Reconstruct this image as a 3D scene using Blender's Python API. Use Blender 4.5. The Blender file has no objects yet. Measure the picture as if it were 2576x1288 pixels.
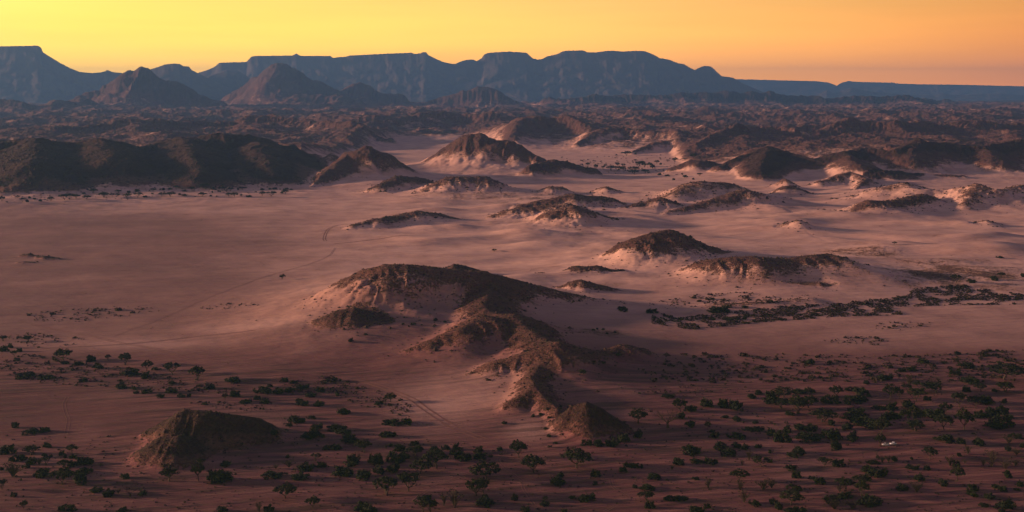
import bpy, bmesh, math, random
import numpy as np
from mathutils import Vector, Matrix

scene = bpy.context.scene
COL = scene.collection
rad = math.radians

# ------------------------------------------------------------------ camera
CAM_H = 250.0                      # metres above the sand plain
F = 3109.0                         # focal length in units of a 2576-wide picture
HZ = 232.0                         # height of the horizon in that picture
cam_d = bpy.data.cameras.new('camera')
cam = bpy.data.objects.new('camera', cam_d)
COL.objects.link(cam)
cam.location = (0, 0, CAM_H)
cam.rotation_euler = (rad(90), 0, 0)
cam_d.sensor_width = 36.0
cam_d.lens = 36.0 * F / 2576.0
cam_d.shift_y = -(644.0 - HZ) / 2576.0
cam_d.clip_start = 1.0
cam_d.clip_end = 120000.0
scene.camera = cam

# ------------------------------------------------------------------ sky and sun
SUN_AZ = 86.0                      # degrees to the left of the view direction
SUN_EL = 8.5
SUN_DIR = Vector((-math.sin(rad(SUN_AZ)) * math.cos(rad(SUN_EL)),
                  math.cos(rad(SUN_AZ)) * math.cos(rad(SUN_EL)), math.sin(rad(SUN_EL))))
world = bpy.data.worlds.new('World')
scene.world = world
world.use_nodes = True
wt = world.node_tree
bg = wt.nodes['Background']
sky = wt.nodes.new('ShaderNodeTexSky')
sky.sky_type = 'NISHITA'
sky.sun_disc = False
sky.sun_elevation = rad(4.0)
sky.sun_rotation = rad(-SUN_AZ)
sky.air_density = 1.5
sky.dust_density = 3.0
tc = wt.nodes.new('ShaderNodeTexCoord')
dot = wt.nodes.new('ShaderNodeVectorMath'); dot.operation = 'DOT_PRODUCT'
dot.inputs[1].default_value = (-math.sin(rad(SUN_AZ)), math.cos(rad(SUN_AZ)), 0)
wt.links.new(tc.outputs['Generated'], dot.inputs[0])
mr = wt.nodes.new('ShaderNodeMapRange')
mr.inputs[1].default_value = -1; mr.inputs[2].default_value = 1
wt.links.new(dot.outputs['Value'], mr.inputs[0])
def ramp(nt, fac, stops, interp='EASE'):
    r = nt.nodes.new('ShaderNodeValToRGB')
    cr = r.color_ramp
    cr.interpolation = interp
    while len(cr.elements) < len(stops):
        cr.elements.new(0.5)
    for e, (p, c) in zip(cr.elements, stops):
        e.position = p
        e.color = (*c, 1) if len(c) == 3 else c
    nt.links.new(fac, r.inputs[0])
    return r
around = ramp(wt, mr.outputs[0], [(0.0, (.20, .11, .12)), (0.32, (.72, .25, .015)), (0.50, (1.2, .58, .10)),
                                  (0.70, (1.30, .86, .10)), (1.0, (1.5, 1.05, .25))], 'LINEAR')
sep = wt.nodes.new('ShaderNodeSeparateXYZ')
wt.links.new(tc.outputs['Generated'], sep.inputs[0])
up = ramp(wt, sep.outputs['Z'], [(0.0, (3.1, 2.3, .8)), (0.03, (1.8, 1.52, .85)), (0.07, (1.03, 1.06, 1.02)), (0.16, (.36, .36, .36)), (0.3, (.05, .05, .05)), (1.0, (0, 0, 0))], 'LINEAR')
dome = ramp(wt, sep.outputs['Z'], [(0.0, (0, 0, 0)), (0.10, (.02, .02, .03)), (0.35, (.072, .054, .115)), (1.0, (.082, .068, .148))], 'LINEAR')
gsum = wt.nodes.new('ShaderNodeMix'); gsum.data_type = 'RGBA'; gsum.blend_type = 'ADD'
gsum.inputs[0].default_value = 1
glow = wt.nodes.new('ShaderNodeMix'); glow.data_type = 'RGBA'; glow.blend_type = 'MULTIPLY'
glow.inputs[0].default_value = 1
wt.links.new(around.outputs[0], glow.inputs[6]); wt.links.new(up.outputs[0], glow.inputs[7])
bg.inputs[1].default_value = 0.02
wt.links.new(sky.outputs[0], bg.inputs[0])
bg2 = wt.nodes.new('ShaderNodeBackground')
bg2.inputs[1].default_value = 0.61
wt.links.new(glow.outputs[2], gsum.inputs[6]); wt.links.new(dome.outputs[0], gsum.inputs[7])
dust = noise_w = wt.nodes.new('ShaderNodeTexNoise')
dust.inputs['Scale'].default_value = 1.0; dust.inputs['Detail'].default_value = 4
dmap = wt.nodes.new('ShaderNodeMapping'); dmap.inputs['Scale'].default_value = (2.2, 2.2, 38)
wt.links.new(tc.outputs['Generated'], dmap.inputs['Vector']); wt.links.new(dmap.outputs[0], dust.inputs['Vector'])
dmr = wt.nodes.new('ShaderNodeMapRange')
for i_, v_ in zip((1, 2, 3, 4), (.3, .7, .90, 1.09)): dmr.inputs[i_].default_value = v_
wt.links.new(dust.outputs[0], dmr.inputs[0])
dmul = wt.nodes.new('ShaderNodeMix'); dmul.data_type = 'RGBA'; dmul.blend_type = 'MULTIPLY'; dmul.inputs[0].default_value = 1
wt.links.new(gsum.outputs[2], dmul.inputs[6]); wt.links.new(dmr.outputs[0], dmul.inputs[7])
wt.links.new(dmul.outputs[2], bg2.inputs[0])
addw = wt.nodes.new('ShaderNodeAddShader')
wt.links.new(bg.outputs[0], addw.inputs[0]); wt.links.new(bg2.outputs[0], addw.inputs[1])
wt.links.new(addw.outputs[0], wt.nodes['World Output'].inputs[0])

sun_d = bpy.data.lights.new('sun', 'SUN')
sun_d.energy = 5.0
sun_d.angle = rad(2.5)
sun_d.color = (1.0, .58, .38)
sun = bpy.data.objects.new('sun', sun_d)
COL.objects.link(sun)
sun.rotation_euler = (-SUN_DIR).to_track_quat('-Z', 'Y').to_euler()
sun.location = (-3000, 0, 3000)

scene.view_settings.view_transform = 'Standard'
scene.view_settings.look = 'None'
scene.view_settings.exposure = 1.12
scene.view_settings.gamma = 1.0
scene.cycles.max_bounces = 4
scene.cycles.transparent_max_bounces = 4
scene.cycles.use_denoising = True

# ------------------------------------------------------------------ helpers
HF = CAM_H * F
def dist(vg):
    return HF / (vg - HZ)
def W(vx, vy, vg):
    D = dist(vg)
    return ((vx - 1288.0) / F * D, D, CAM_H - (vy - HZ) / F * D)

def _hash(ix, iy, seed):
    h = (ix * 374761393 + iy * 668265263 + seed * 974711) & 0xFFFFFFFF
    h = ((h ^ (h >> 13)) * 1274126177) & 0xFFFFFFFF
    return (h ^ (h >> 16)) & 0xFFFF
GA = np.arange(65536) * (2 * np.pi / 65536)
GX, GY = np.cos(GA), np.sin(GA)
def perlin(x, y, seed):
    x0 = np.floor(x); y0 = np.floor(y)
    fx = x - x0; fy = y - y0
    ix = x0.astype(np.int64); iy = y0.astype(np.int64)
    def g(dx, dy):
        h = _hash(ix + dx, iy + dy, seed)
        return GX[h] * (fx - dx) + GY[h] * (fy - dy)
    sx = fx * fx * fx * (fx * (fx * 6 - 15) + 10)
    sy = fy * fy * fy * (fy * (fy * 6 - 15) + 10)
    a = g(0, 0); b = g(1, 0); c = g(0, 1); d = g(1, 1)
    return 1.5 * ((a + (b - a) * sx) * (1 - sy) + (c + (d - c) * sx) * sy)
def fbm(x, y, wl, octv, seed, ridged=False):
    t = np.zeros_like(x); a = 1.0; n = 0.0
    for o in range(octv):
        p = perlin(x / wl + 17.3 * o, y / wl - 9.1 * o, seed + o)
        if ridged:
            p = 1 - 2 * np.abs(p)
        t += a * p; n += a
        a *= 0.5; wl *= 0.5
    return t / n
def sstep(a, b, x):
    t = np.clip((x - a) / (b - a), 0, 1)
    return t * t * (3 - 2 * t)

def prop(o, label=None, cat=None, group=None, kind=None):
    if label: o['label'] = label
    if cat: o['category'] = cat
    if group: o['group'] = group
    if kind: o['kind'] = kind
    return o
def link(o, parent=None):
    COL.objects.link(o)
    if parent is not None:
        o.parent = parent
    return o
def mesh_obj(name, verts, faces, mat, parent=None, smooth=False):
    me = bpy.data.meshes.new(name)
    me.from_pydata(verts, [], faces)
    if smooth:
        me.polygons.foreach_set('use_smooth', [True] * len(me.polygons))
    if mat: me.materials.append(mat)
    return link(bpy.data.objects.new(name, me), parent)
def empty(name, loc=(0, 0, 0), rz=0.0):
    o = bpy.data.objects.new(name, None)
    o.empty_display_size = 0.5
    o.location = loc; o.rotation_euler = (0, 0, rz)
    return link(o)

# ------------------------------------------------------------------ materials
def new_mat(name, rough=0.9):
    m = bpy.data.materials.new(name)
    m.use_nodes = True
    nt = m.node_tree
    b = nt.nodes['Principled BSDF']
    b.inputs['Roughness'].default_value = rough
    b.inputs['Specular IOR Level'].default_value = 0.15
    return m, nt, b
def noise(nt, vec, scale, detail=4, rough=0.55):
    n = nt.nodes.new('ShaderNodeTexNoise')
    n.inputs['Scale'].default_value = scale
    n.inputs['Detail'].default_value = detail
    n.inputs['Roughness'].default_value = rough
    nt.links.new(vec, n.inputs['Vector'])
    return n.outputs[0]
def mapped(nt, vec, rz=0.0, scale=(1, 1, 1)):
    m = nt.nodes.new('ShaderNodeMapping')
    m.inputs['Scale'].default_value = scale
    if rz:
        r = nt.nodes.new('ShaderNodeMapping')
        r.inputs['Rotation'].default_value = (0, 0, rz)
        nt.links.new(vec, r.inputs['Vector'])
        vec = r.outputs[0]
    nt.links.new(vec, m.inputs['Vector'])
    return m.outputs[0]
def mix(nt, fac, a, b, mode='MIX'):
    m = nt.nodes.new('ShaderNodeMix'); m.data_type = 'RGBA'; m.blend_type = mode
    for i, v in ((0, fac), (6, a), (7, b)):
        if hasattr(v, 'links') or hasattr(v, 'is_linked'):
            nt.links.new(v, m.inputs[i])
        elif i == 0:
            m.inputs[0].default_value = v
        else:
            m.inputs[i].default_value = (*v, 1)
    return m.outputs[2]
def math_n(nt, op, a, b=0.0):
    m = nt.nodes.new('ShaderNodeMath'); m.operation = op
    for i, v in ((0, a), (1, b)):
        if hasattr(v, 'is_linked'): nt.links.new(v, m.inputs[i])
        else: m.inputs[i].default_value = v
    return m.outputs[0]
def maprange(nt, v, a, b, c=0.0, d=1.0):
    m = nt.nodes.new('ShaderNodeMapRange'); m.interpolation_type = 'SMOOTHSTEP'
    nt.links.new(v, m.inputs[0])
    for i, x in zip((1, 2, 3, 4), (a, b, c, d)): m.inputs[i].default_value = x
    return m.outputs[0]
def attr(nt, name):
    a = nt.nodes.new('ShaderNodeAttribute'); a.attribute_name = name
    return a.outputs['Fac']

def ground_material():
    m, nt, b = new_mat('desert_ground', 0.95)
    geo = nt.nodes.new('ShaderNodeNewGeometry')
    P = geo.outputs['Position']
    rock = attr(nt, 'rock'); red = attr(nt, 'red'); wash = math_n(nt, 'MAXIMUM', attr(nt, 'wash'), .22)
    streak = noise(nt, mapped(nt, P, rad(-14), (.011, .11, .05)), 1.0, 6, .6)
    band = noise(nt, mapped(nt, P, rad(-6), (.0016, .008, .004)), 1.0, 4)
    fine = noise(nt, P, .35, 5, .65)
    speck = noise(nt, P, .9, 3, .6)
    mid = noise(nt, P, .02, 5)
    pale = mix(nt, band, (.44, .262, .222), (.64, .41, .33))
    redc = mix(nt, band, (.074, .0275, .031), (.165, .062, .062))  # red sand, dimmed further to paint in the darker foreground
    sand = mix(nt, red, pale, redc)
    sand = mix(nt, maprange(nt, mid, .35, .7, 0, .35), sand, (.125, .056, .060))
    # thin dark and pale drainage lines in the dry river wash
    line = maprange(nt, streak, .51, .60)
    sand = mix(nt, math_n(nt, 'MULTIPLY', line, math_n(nt, 'MULTIPLY', wash, .62)), sand, (.034, .017, .018))
    line2 = maprange(nt, streak, .45, .38)
    sand = mix(nt, math_n(nt, 'MULTIPLY', line2, math_n(nt, 'MULTIPLY', wash, .55)), sand, (.21, .098, .085))
    sp = maprange(nt, speck, .56, .66)
    sand = mix(nt, math_n(nt, 'MULTIPLY', sp, math_n(nt, 'MULTIPLY', wash, .6)), sand, (.035, .020, .019))
    rk = mix(nt, maprange(nt, fine, .32, .68), (.016, .0075, .0075), (.105, .046, .040))
    rk = mix(nt, maprange(nt, mid, .45, .7, 0, .6), rk, (.085, .046, .037))
    edge = math_n(nt, 'ADD', rock, math_n(nt, 'MULTIPLY', math_n(nt, 'SUBTRACT', fine, .5), 1.5))
    patch = noise(nt, P, .09, 4, .6)
    edge = math_n(nt, 'ADD', edge, math_n(nt, 'MULTIPLY', math_n(nt, 'SUBTRACT', patch, .5), .9))
    edge = math_n(nt, 'ADD', edge, math_n(nt, 'MULTIPLY', math_n(nt, 'SUBTRACT', mid, .5), 1.1))
    rf = maprange(nt, edge, .34, .66)
    rip = noise(nt, mapped(nt, P, rad(8), (.05, .22, .1)), 1.0, 3)
    hs = math_n(nt, 'MULTIPLY', rip, 1.1)
    hs = math_n(nt, 'ADD', hs, math_n(nt, 'MULTIPLY', math_n(nt, 'MULTIPLY', streak, wash), 2.0))
    hs = math_n(nt, 'ADD', hs, math_n(nt, 'MULTIPLY', fine, .12))
    big = noise(nt, P, .06, 6, .62)
    hr = math_n(nt, 'ADD', math_n(nt, 'MULTIPLY', big, 14.0), math_n(nt, 'MULTIPLY', fine, 3.0))
    hh = mix(nt, rf, hs, hr)
    bp = nt.nodes.new('ShaderNodeBump')
    bp.inputs['Strength'].default_value = 1.0
    bp.inputs['Distance'].default_value = 1.0
    nt.links.new(hh, bp.inputs['Height'])
    nt.links.new(bp.outputs[0], b.inputs['Normal'])
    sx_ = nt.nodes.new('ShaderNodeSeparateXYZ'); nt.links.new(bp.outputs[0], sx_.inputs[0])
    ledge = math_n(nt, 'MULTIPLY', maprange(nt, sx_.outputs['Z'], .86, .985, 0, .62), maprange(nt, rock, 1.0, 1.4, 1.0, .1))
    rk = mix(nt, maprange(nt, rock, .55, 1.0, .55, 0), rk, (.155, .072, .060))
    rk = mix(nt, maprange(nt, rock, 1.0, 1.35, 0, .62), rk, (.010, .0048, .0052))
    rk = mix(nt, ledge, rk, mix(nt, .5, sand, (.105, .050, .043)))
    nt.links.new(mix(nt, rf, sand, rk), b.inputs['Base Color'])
    return m
def mountain_material():
    m, nt, b = new_mat('mountain_rock', 0.95)
    geo = nt.nodes.new('ShaderNodeNewGeometry')
    P = geo.outputs['Position']
    n1 = noise(nt, mapped(nt, P, 0, (.002, .002, .02)), 1.0, 6, .6)
    n2 = noise(nt, mapped(nt, P, 0, (.006, .001, .0012)), 1.0, 4)
    c = mix(nt, n1, (.040, .032, .032), (.080, .060, .054))
    c = mix(nt, maprange(nt, n2, .45, .65, 0, .4), c, (.075, .058, .052))
    nt.links.new(c, b.inputs['Base Color'])
    bp = nt.nodes.new('ShaderNodeBump'); bp.inputs['Distance'].default_value = 1.0
    nt.links.new(math_n(nt, 'MULTIPLY', n2, 25.0), bp.inputs['Height'])
    nt.links.new(bp.outputs[0], b.inputs['Normal'])
    return m
GROUND = ground_material()
MOUNTAIN = mountain_material()

# ------------------------------------------------------------------ the terrain: one height field, cut into plain and hills
us = np.concatenate([np.linspace(-.95, -.45, 50, endpoint=False), np.linspace(-.45, .45, 1000, endpoint=False), np.linspace(.45, .95, 51)])
ds = np.concatenate([np.geomspace(500, 9000, 650, endpoint=False), np.geomspace(9000, 16000, 120, endpoint=False), np.geomspace(16000, 40000, 50)])
NR, NC = len(ds), len(us)
Yg = np.repeat(ds[:, None], NC, 1)
Xg = ds[:, None] * us[None, :]
VX = 1288 + us[None, :] * F + 0 * Yg
VY = HZ + HF / Yg
n40 = fbm(Xg, Yg, 45, 4, 11)
n120 = fbm(Xg, Yg, 130, 4, 23, True)
n400 = fbm(Xg, Yg, 420, 4, 37)
n900 = fbm(Xg, Yg, 1100, 5, 53, True)

Zg = .55 * fbm(Xg * .16 + .25 * Yg, Yg, 34, 2, 97) * sstep(700, 900, Yg) + 4.5 * fbm(Xg, Yg, 520, 3, 71) + 1.5 * fbm(Xg * .5 + .1 * Yg, Yg, 110, 3, 83)
# low drifting dunes on the right of the middle distance
dune_w = sstep(760, 680, VY) * sstep(455, 500, VY) * sstep(800, 1250, VX)
Zg += dune_w * 20.0 * (fbm(Xg * .45, Yg, 170, 3, 91) ** 2) * 2
HZG = np.zeros((NR, NC)); CORE = np.zeros((NR, NC)); HID = np.zeros((NR, NC), np.int32); ROCK = np.zeros((NR, NC))

HILLS = []          # (label, [ridges]); a ridge is (points, slope, rockiness, noise)
def hill(name, label, *ridges):
    HILLS.append((name, label, ridges))
R = lambda pts, s=.55, rk=1.0, nz=.16, apron=.33: (pts, s, rk, nz, apron)

hill('rocky_knoll', 'dark stony two-crested knoll at the lower left of the picture',
     R([(375,1080,1105),(462,1033,1115),(530,1038,1116),(600,1048,1114),(650,1055,1110),(695,1082,1102)], .55, 1.2, .12, .08),
     R([(318,1166,1170),(345,1138,1156),(400,1106,1156),(450,1099,1158),(492,1122,1158)], .45, 1.2, .12, .08))
hill('rocky_knoll', 'pyramid-shaped dark stony knoll with bushes at its foot',
     R([(1392,1055,1075),(1440,1022,1082),(1476,1012,1086),(1510,1026,1086),(1560,1056,1087),(1605,1094,1096)], .66, 1.2, .12, .08))
hill('rocky_ridge', 'stony ridge with sunlit sand on its left flank behind the pyramid knoll',
     R([(1405,882,945),(1355,918,965),(1335,950,990),(1346,972,1020),(1300,1002,1036),(1252,1036,1048)], .5, .85, .18, .42),
     R([(1346,974,1020),(1375,1005,1042),(1402,1028,1058)], .5, .8, .15, .15))
hill('rocky_ridge', 'dark ridge with a triangular peak running right to a low brown dune',
     R([(1180,938,955),(1250,905,948),(1330,886,943),(1405,861,938),(1440,878,934),(1480,889,931),(1520,880,922),(1570,867,912),(1610,875,907),(1655,902,908)], .42, .72, .2, .42))
hill('rocky_hill', 'big sand-draped rocky hill in the middle of the plain',
     R([(751,799,800),(790,772,794),(824,751,790),(894,694,786),(921,679,785),(971,666,785),(1019,666,783),(1119,675,780),(1219,684,777),(1244,693,776),(1363,721,772),(1438,739,771),(1538,757,770),(1640,767,771)], .5, .75, .15, .42),
     R([(815,802,842),(850,782,842),(891,774,840),(930,795,840),(975,823,845)], .55, 1.1, .15, .42),
     R([(1290,794,864),(1330,832,890),(1375,858,920),(1405,863,936)], .42, .95, .2, .4),
     R([(1250,702,778),(1228,738,803),(1213,770,828),(1240,792,846),(1290,792,862),(1345,822,872)], .46, .95, .2, .42),
     R([(944,906,911),(1000,890,907),(1054,868,903),(1100,850,898),(1160,825,888),(1216,797,872)], .42, .75, .2, .42))
hill('sand_ridge', 'long low sand crest running right from the big hill',
     R([(1640,767,771),(1720,770,775),(1788,766,776),(1870,762,774),(1932,758,772),(2040,752,766)], .16, 0, .05))
hill('rocky_hill', 'dark grey peak showing behind the crest of the big hill',
     R([(1110,680,694),(1142,667,694),(1180,676,694),(1222,686,694)], .5, 1.1))
hill('rocky_hill', 'twin-peaked dark rocky hill in the right middle distance',
     R([(1525,648,668),(1560,622,668),(1598,600,668),(1640,590,665),(1683,579,660),(1740,600,656),(1790,621,653),(1850,645,650)], .5, .95, .18))
hill('rocky_hill', 'long flat-topped dark hill with a pointed right end',
     R([(1735,675,702),(1790,652,706),(1840,648,706),(1890,646,706),(1970,653,702),(2040,644,697),(2085,640,692),(2138,674,683)], .40, .85, .14))
hill('rocky_knoll', 'small pale-faced dark knoll right of the big hill crest',
     R([(1405,723,735),(1440,710,735),(1462,705,735),(1493,713,735),(1540,726,735),(1580,733,735)], .42, .85))
hill('rocky_knoll', 'low black mound above the small pale-faced knoll',
     R([(1410,692,697),(1443,673,697),(1500,671,696),(1560,683,695)], .4, 1.1))
hill('rocky_knoll', 'tiny black mound beside the big hill crest', R([(1338,693,697),(1362,687,697),(1385,694,697)], .4, 1.1))
hill('rocky_knoll', 'pair of small dark mounds on the left of the plain', R([(55,642,646),(75,640,646),(95,646,648)], .3, 1.1), R([(92,650,653),(115,645,652),(150,650,652)], .3, 1.1), R([(45,662,665),(62,659,665),(90,662,665)], .3, 1.0))
hill('rocky_ridge', 'low rocky spur at the left end of the mid-distance dunes',
     R([(866,575,579),(890,567,579),(950,551,572),(1000,545,566),(1050,532,560),(1090,536,558),(1130,545,557),(1175,553,556)], .28, .75, .25))
hill('rocky_ridge', 'broken rocky mound with a long shadow in the mid-distance dunes',
     R([(1215,550,554),(1290,526,550),(1350,521,548),(1420,512,545)], .26, .7, .3),
     R([(1345,562,571),(1400,527,566),(1440,519,565),(1500,538,563),(1570,556,562)], .34, .75, .28))
hill('rocky_ridge', 'dark ridge behind the broken mid-distance mound',
     R([(1300,522,532),(1400,500,526),(1440,489,523),(1520,496,521),(1570,512,520)], .3, .85, .25), R([(1560,522,530),(1620,508,525),(1660,497,523),(1725,522,525)], .3, .8, .25))
hill('rocky_ridge', 'sloping rocky dune ridge rising right in the dune field',
     R([(1675,533,541),(1780,506,531),(1830,492,526),(1873,479,521),(1910,495,519),(1945,521,522)], .36, .75, .22))
hill('rocky_ridge', 'sandy ridge with dark crest rocks below the oasis',
     R([(1640,511,516),(1700,482,511),(1758,457,502),(1830,461,499),(1865,472,496)], .3, .5, .25))
hill('sand_dune', 'smooth low sand hump left of the dune field', R([(1335,487,491),(1383,470,491),(1410,473,491),(1445,487,491)], .28, .45))
hill('sand_dune', 'smooth sand hump in the centre of the dune field', R([(1480,486,490),(1525,472,490),(1575,486,490)], .26, .3))
hill('rocky_hill', 'steep dark cone hill with sand on its left flank',
     R([(785,466,479),(831,418,466),(881,389,459),(921,367,456),(951,385,455),(994,408,455),(1056,444,456)], .6, .95, .16))
hill('rocky_hill', 'sunlit craggy peak left of the steep cone hill',
     R([(765,430,440),(800,402,437),(834,382,436),(865,397,436)], .6, .6, .22))
hill('rocky_hill', 'rounded rocky hill right of the steep cone hill',
     R([(1055,490,498),(1100,460,492),(1131,447,490),(1219,446,489),(1275,478,488)], .40, .75, .2))
hill('rocky_ridge', 'short rocky spur at the foot of the steep cone hill', R([(912,487,491),(960,462,488),(1000,446,481),(1060,449,478)], .42, .9, .25))
hill('rocky_hill', 'broad double-humped dark hill in the centre distance',
     R([(1070,408,430),(1120,370,430),(1166,344,430),(1209,338,430),(1250,352,431),(1288,357,432),(1350,393,436)], .58, 1.0, .22),
     R([(1330,420,450),(1388,405,445),(1440,413,444),(1500,430,444)], .5, 1.1, .2))
hill('rocky_massif', 'wide dark massif along the left side behind the riverbed trees',
     R([(-260,352,454),(-100,340,456),(0,355,456),(95,347,456),(190,362,454),(250,352,451),(320,374,446),(400,360,441),(462,345,436),(540,336,434),(617,338,431),(660,358,431),(720,380,436),(795,424,448)], .36, 1.3, .42),
     R([(85,352,456),(75,410,491)], .36, 1.3, .2), R([(462,345,436),(480,385,461),(500,430,481)], .36, 1.3, .25), R([(640,350,431),(655,390,456),(690,440,474)], .36, 1.2, .25), R([(250,352,451),(280,400,478)], .36, 1.3, .25))
hill('rocky_hill', 'dark cone at the left end of the right-hand massif', R([(1680,428,437),(1745,402,436),(1790,410,434),(1830,430,436)], .5, 1.1, .2))
hill('rocky_massif', 'long jagged dark massif across the right side',
     R([(1810,418,442),(1860,395,438),(1935,372,432),(2000,390,437),(2060,404,442),(2120,386,438),(2170,376,432),(2250,382,437),(2310,362,427),(2380,368,427),(2470,374,428),(2576,362,422),(2720,368,422),(2900,350,422)], .40, 1.15, .4),
     R([(1935,372,432),(1920,405,448),(1905,432,458)], .40, 1.2, .3), R([(2120,386,438),(2150,410,452)], .40, .9, .3), R([(2310,362,427),(2280,400,444)], .40, 1.0, .3), R([(2480,375,428),(2500,400,440)], .40, 1.1, .3))
hill('rocky_ridge', 'dark triangular rock crest at the left of the right-hand dunes', R([(1930,492,496),(1970,470,494),(1992,467,493),(2055,491,493)], .42, .8, .2), R([(1960,466,480),(1975,452,480),(2010,470,480)], .4, .5))
hill('rocky_hill', 'craggy sandy hill under the right-hand massif', R([(2060,458,470),(2100,444,466),(2140,433,463),(2180,450,470),(2150,478,485)], .4, .65, .3))
hill('rocky_hill', 'smooth black hill under the right-hand massif', R([(2165,457,461),(2220,433,456),(2260,430,454),(2325,449,452)], .32, 1.2))
hill('sand_dune', 'tall pale dune with rocky crest at the right', R([(2100,500,508),(2170,487,507),(2215,472,507),(2272,460,506),(2325,471,501),(2380,486,500)], .3, .35, .22))
hill('rocky_ridge', 'dark-faced dune ridge in front of the tall pale dune', R([(2140,540,548),(2184,508,542),(2240,507,539),(2290,497,531),(2322,489,522)], .36, .8, .18))
hill('rocky_ridge', 'rocky-crested dune near the right edge', R([(2425,515,535),(2457,464,517),(2500,482,511),(2576,466,501),(2700,460,500)], .34, .5, .25))
hill('sand_dune', 'small pointed sand cone alone on the right plain', R([(1955,574,580),(2007,554,579),(2045,572,579)], .34, .45))
hill('sand_dune', 'faint low mound near the right edge of the plain', R([(2440,566,569),(2482,556,569),(2530,567,569)], .2, .4))
hill('rocky_knoll', 'dark knoll on the pale flat under the right-hand massif', R([(2350,450,453),(2392,440,453),(2440,452,453)], .3, 1.0))
hill('sand_dune', 'faint low sand mound right of the flat-topped hill', R([(1990,722,728),(2060,714,728),(2100,724,728)], .2, .2))
# far cones and buttes
hill('cone_hill', 'distant conical hill with a knobbly double summit on the left',
     R([(195,268,300),(260,245,299),(310,215,298),(327,194,298),(337,196,298),(352,189,298),(368,193,298),(385,212,298),(420,228,298),(436,231,298),(500,262,298),(560,280,298)], .6, 1.1, .08, .08))
hill('cone_hill', 'tallest distant cone with a flat tip left of centre',
     R([(565,262,288),(610,240,288),(660,205,288),(700,174,288),(718,173,288),(735,185,288),(760,206,288),(820,238,288),(850,246,288)], .6, 1.1, .08, .08))
hill('cone_hill', 'small distant rounded cone right of the tallest cone', R([(850,250,286),(885,226,286),(905,221,286),(928,223,286),(960,240,286),(1010,258,286)], .6, 1.1, .1, .08))
hill('cone_hill', 'broad distant peak in the centre under the tableland', R([(1080,268,290),(1150,255,290),(1205,243,290),(1250,250,290),(1310,272,290)], .6, 1.1, .2, .08))
hill('butte', 'low dark distant butte left of the dark table ridge', R([(1370,272,286),(1415,262,286),(1500,259,286),(1530,262,286),(1570,273,286)], .4, 1.2, .1, .2))
hill('table_ridge', 'long flat dark table ridge across the right distance', R([(1548,253,284),(1700,251,284),(1900,251,284),(2150,252,284),(2310,254,284),(2345,262,284)], .5, 1.3, .1, .2), R([(2325,254,276),(2372,255,276)], .5, 1.3, .08))
hill('low_hills', 'low dark hills at the far left edge', R([(-160,275,305),(-60,278,306),(60,282,308),(120,290,308),(170,275,303),(200,278,303),(240,292,304)], .35, 1.1, .2, .3))
hill('low_hills', 'low dark rise in front of the tallest cone', R([(690,272,294),(740,262,294),(860,262,294),(900,275,294)], .35, 1.1, .2, .3))
# badland hills in the middle distance
hill('badland_hill', 'grooved brown hill behind the broad double-humped hill', R([(1280,355,375),(1300,325,365),(1340,318,362),(1420,322,362),(1480,340,366)], .4, .9, .35))
hill('badland_hill', 'rocky slope with pale crags above the oasis', R([(1450,368,378),(1500,342,372),(1560,338,370),(1640,345,372),(1700,352,374)], .42, .85, .35))
hill('badland_hill', 'sand-skirted outcrop beside the oasis', R([(1590,382,390),(1640,362,386),(1680,356,384)], .45, .7, .3))
hill('badland_hill', 'brown hill row on the right behind the massif', R([(1750,380,395),(1850,350,380),(1950,345,376),(2050,352,378),(2150,338,372),(2250,345,374),(2400,335,368),(2576,330,366),(2700,335,366)], .4, .8, .45))
hill('badland_hill', 'brown hill row on the left behind the dark massif', R([(140,350,368),(300,342,362),(420,338,360),(560,322,356),(680,318,354),(800,335,358),(900,345,362),(980,350,366)], .4, 1.0, .45))
hill('badland_hill', 'hummocky hill right of the smooth grey flat', R([(860,322,340),(1000,318,338),(1120,308,334),(1250,318,336)], .36, .9, .45))

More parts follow.
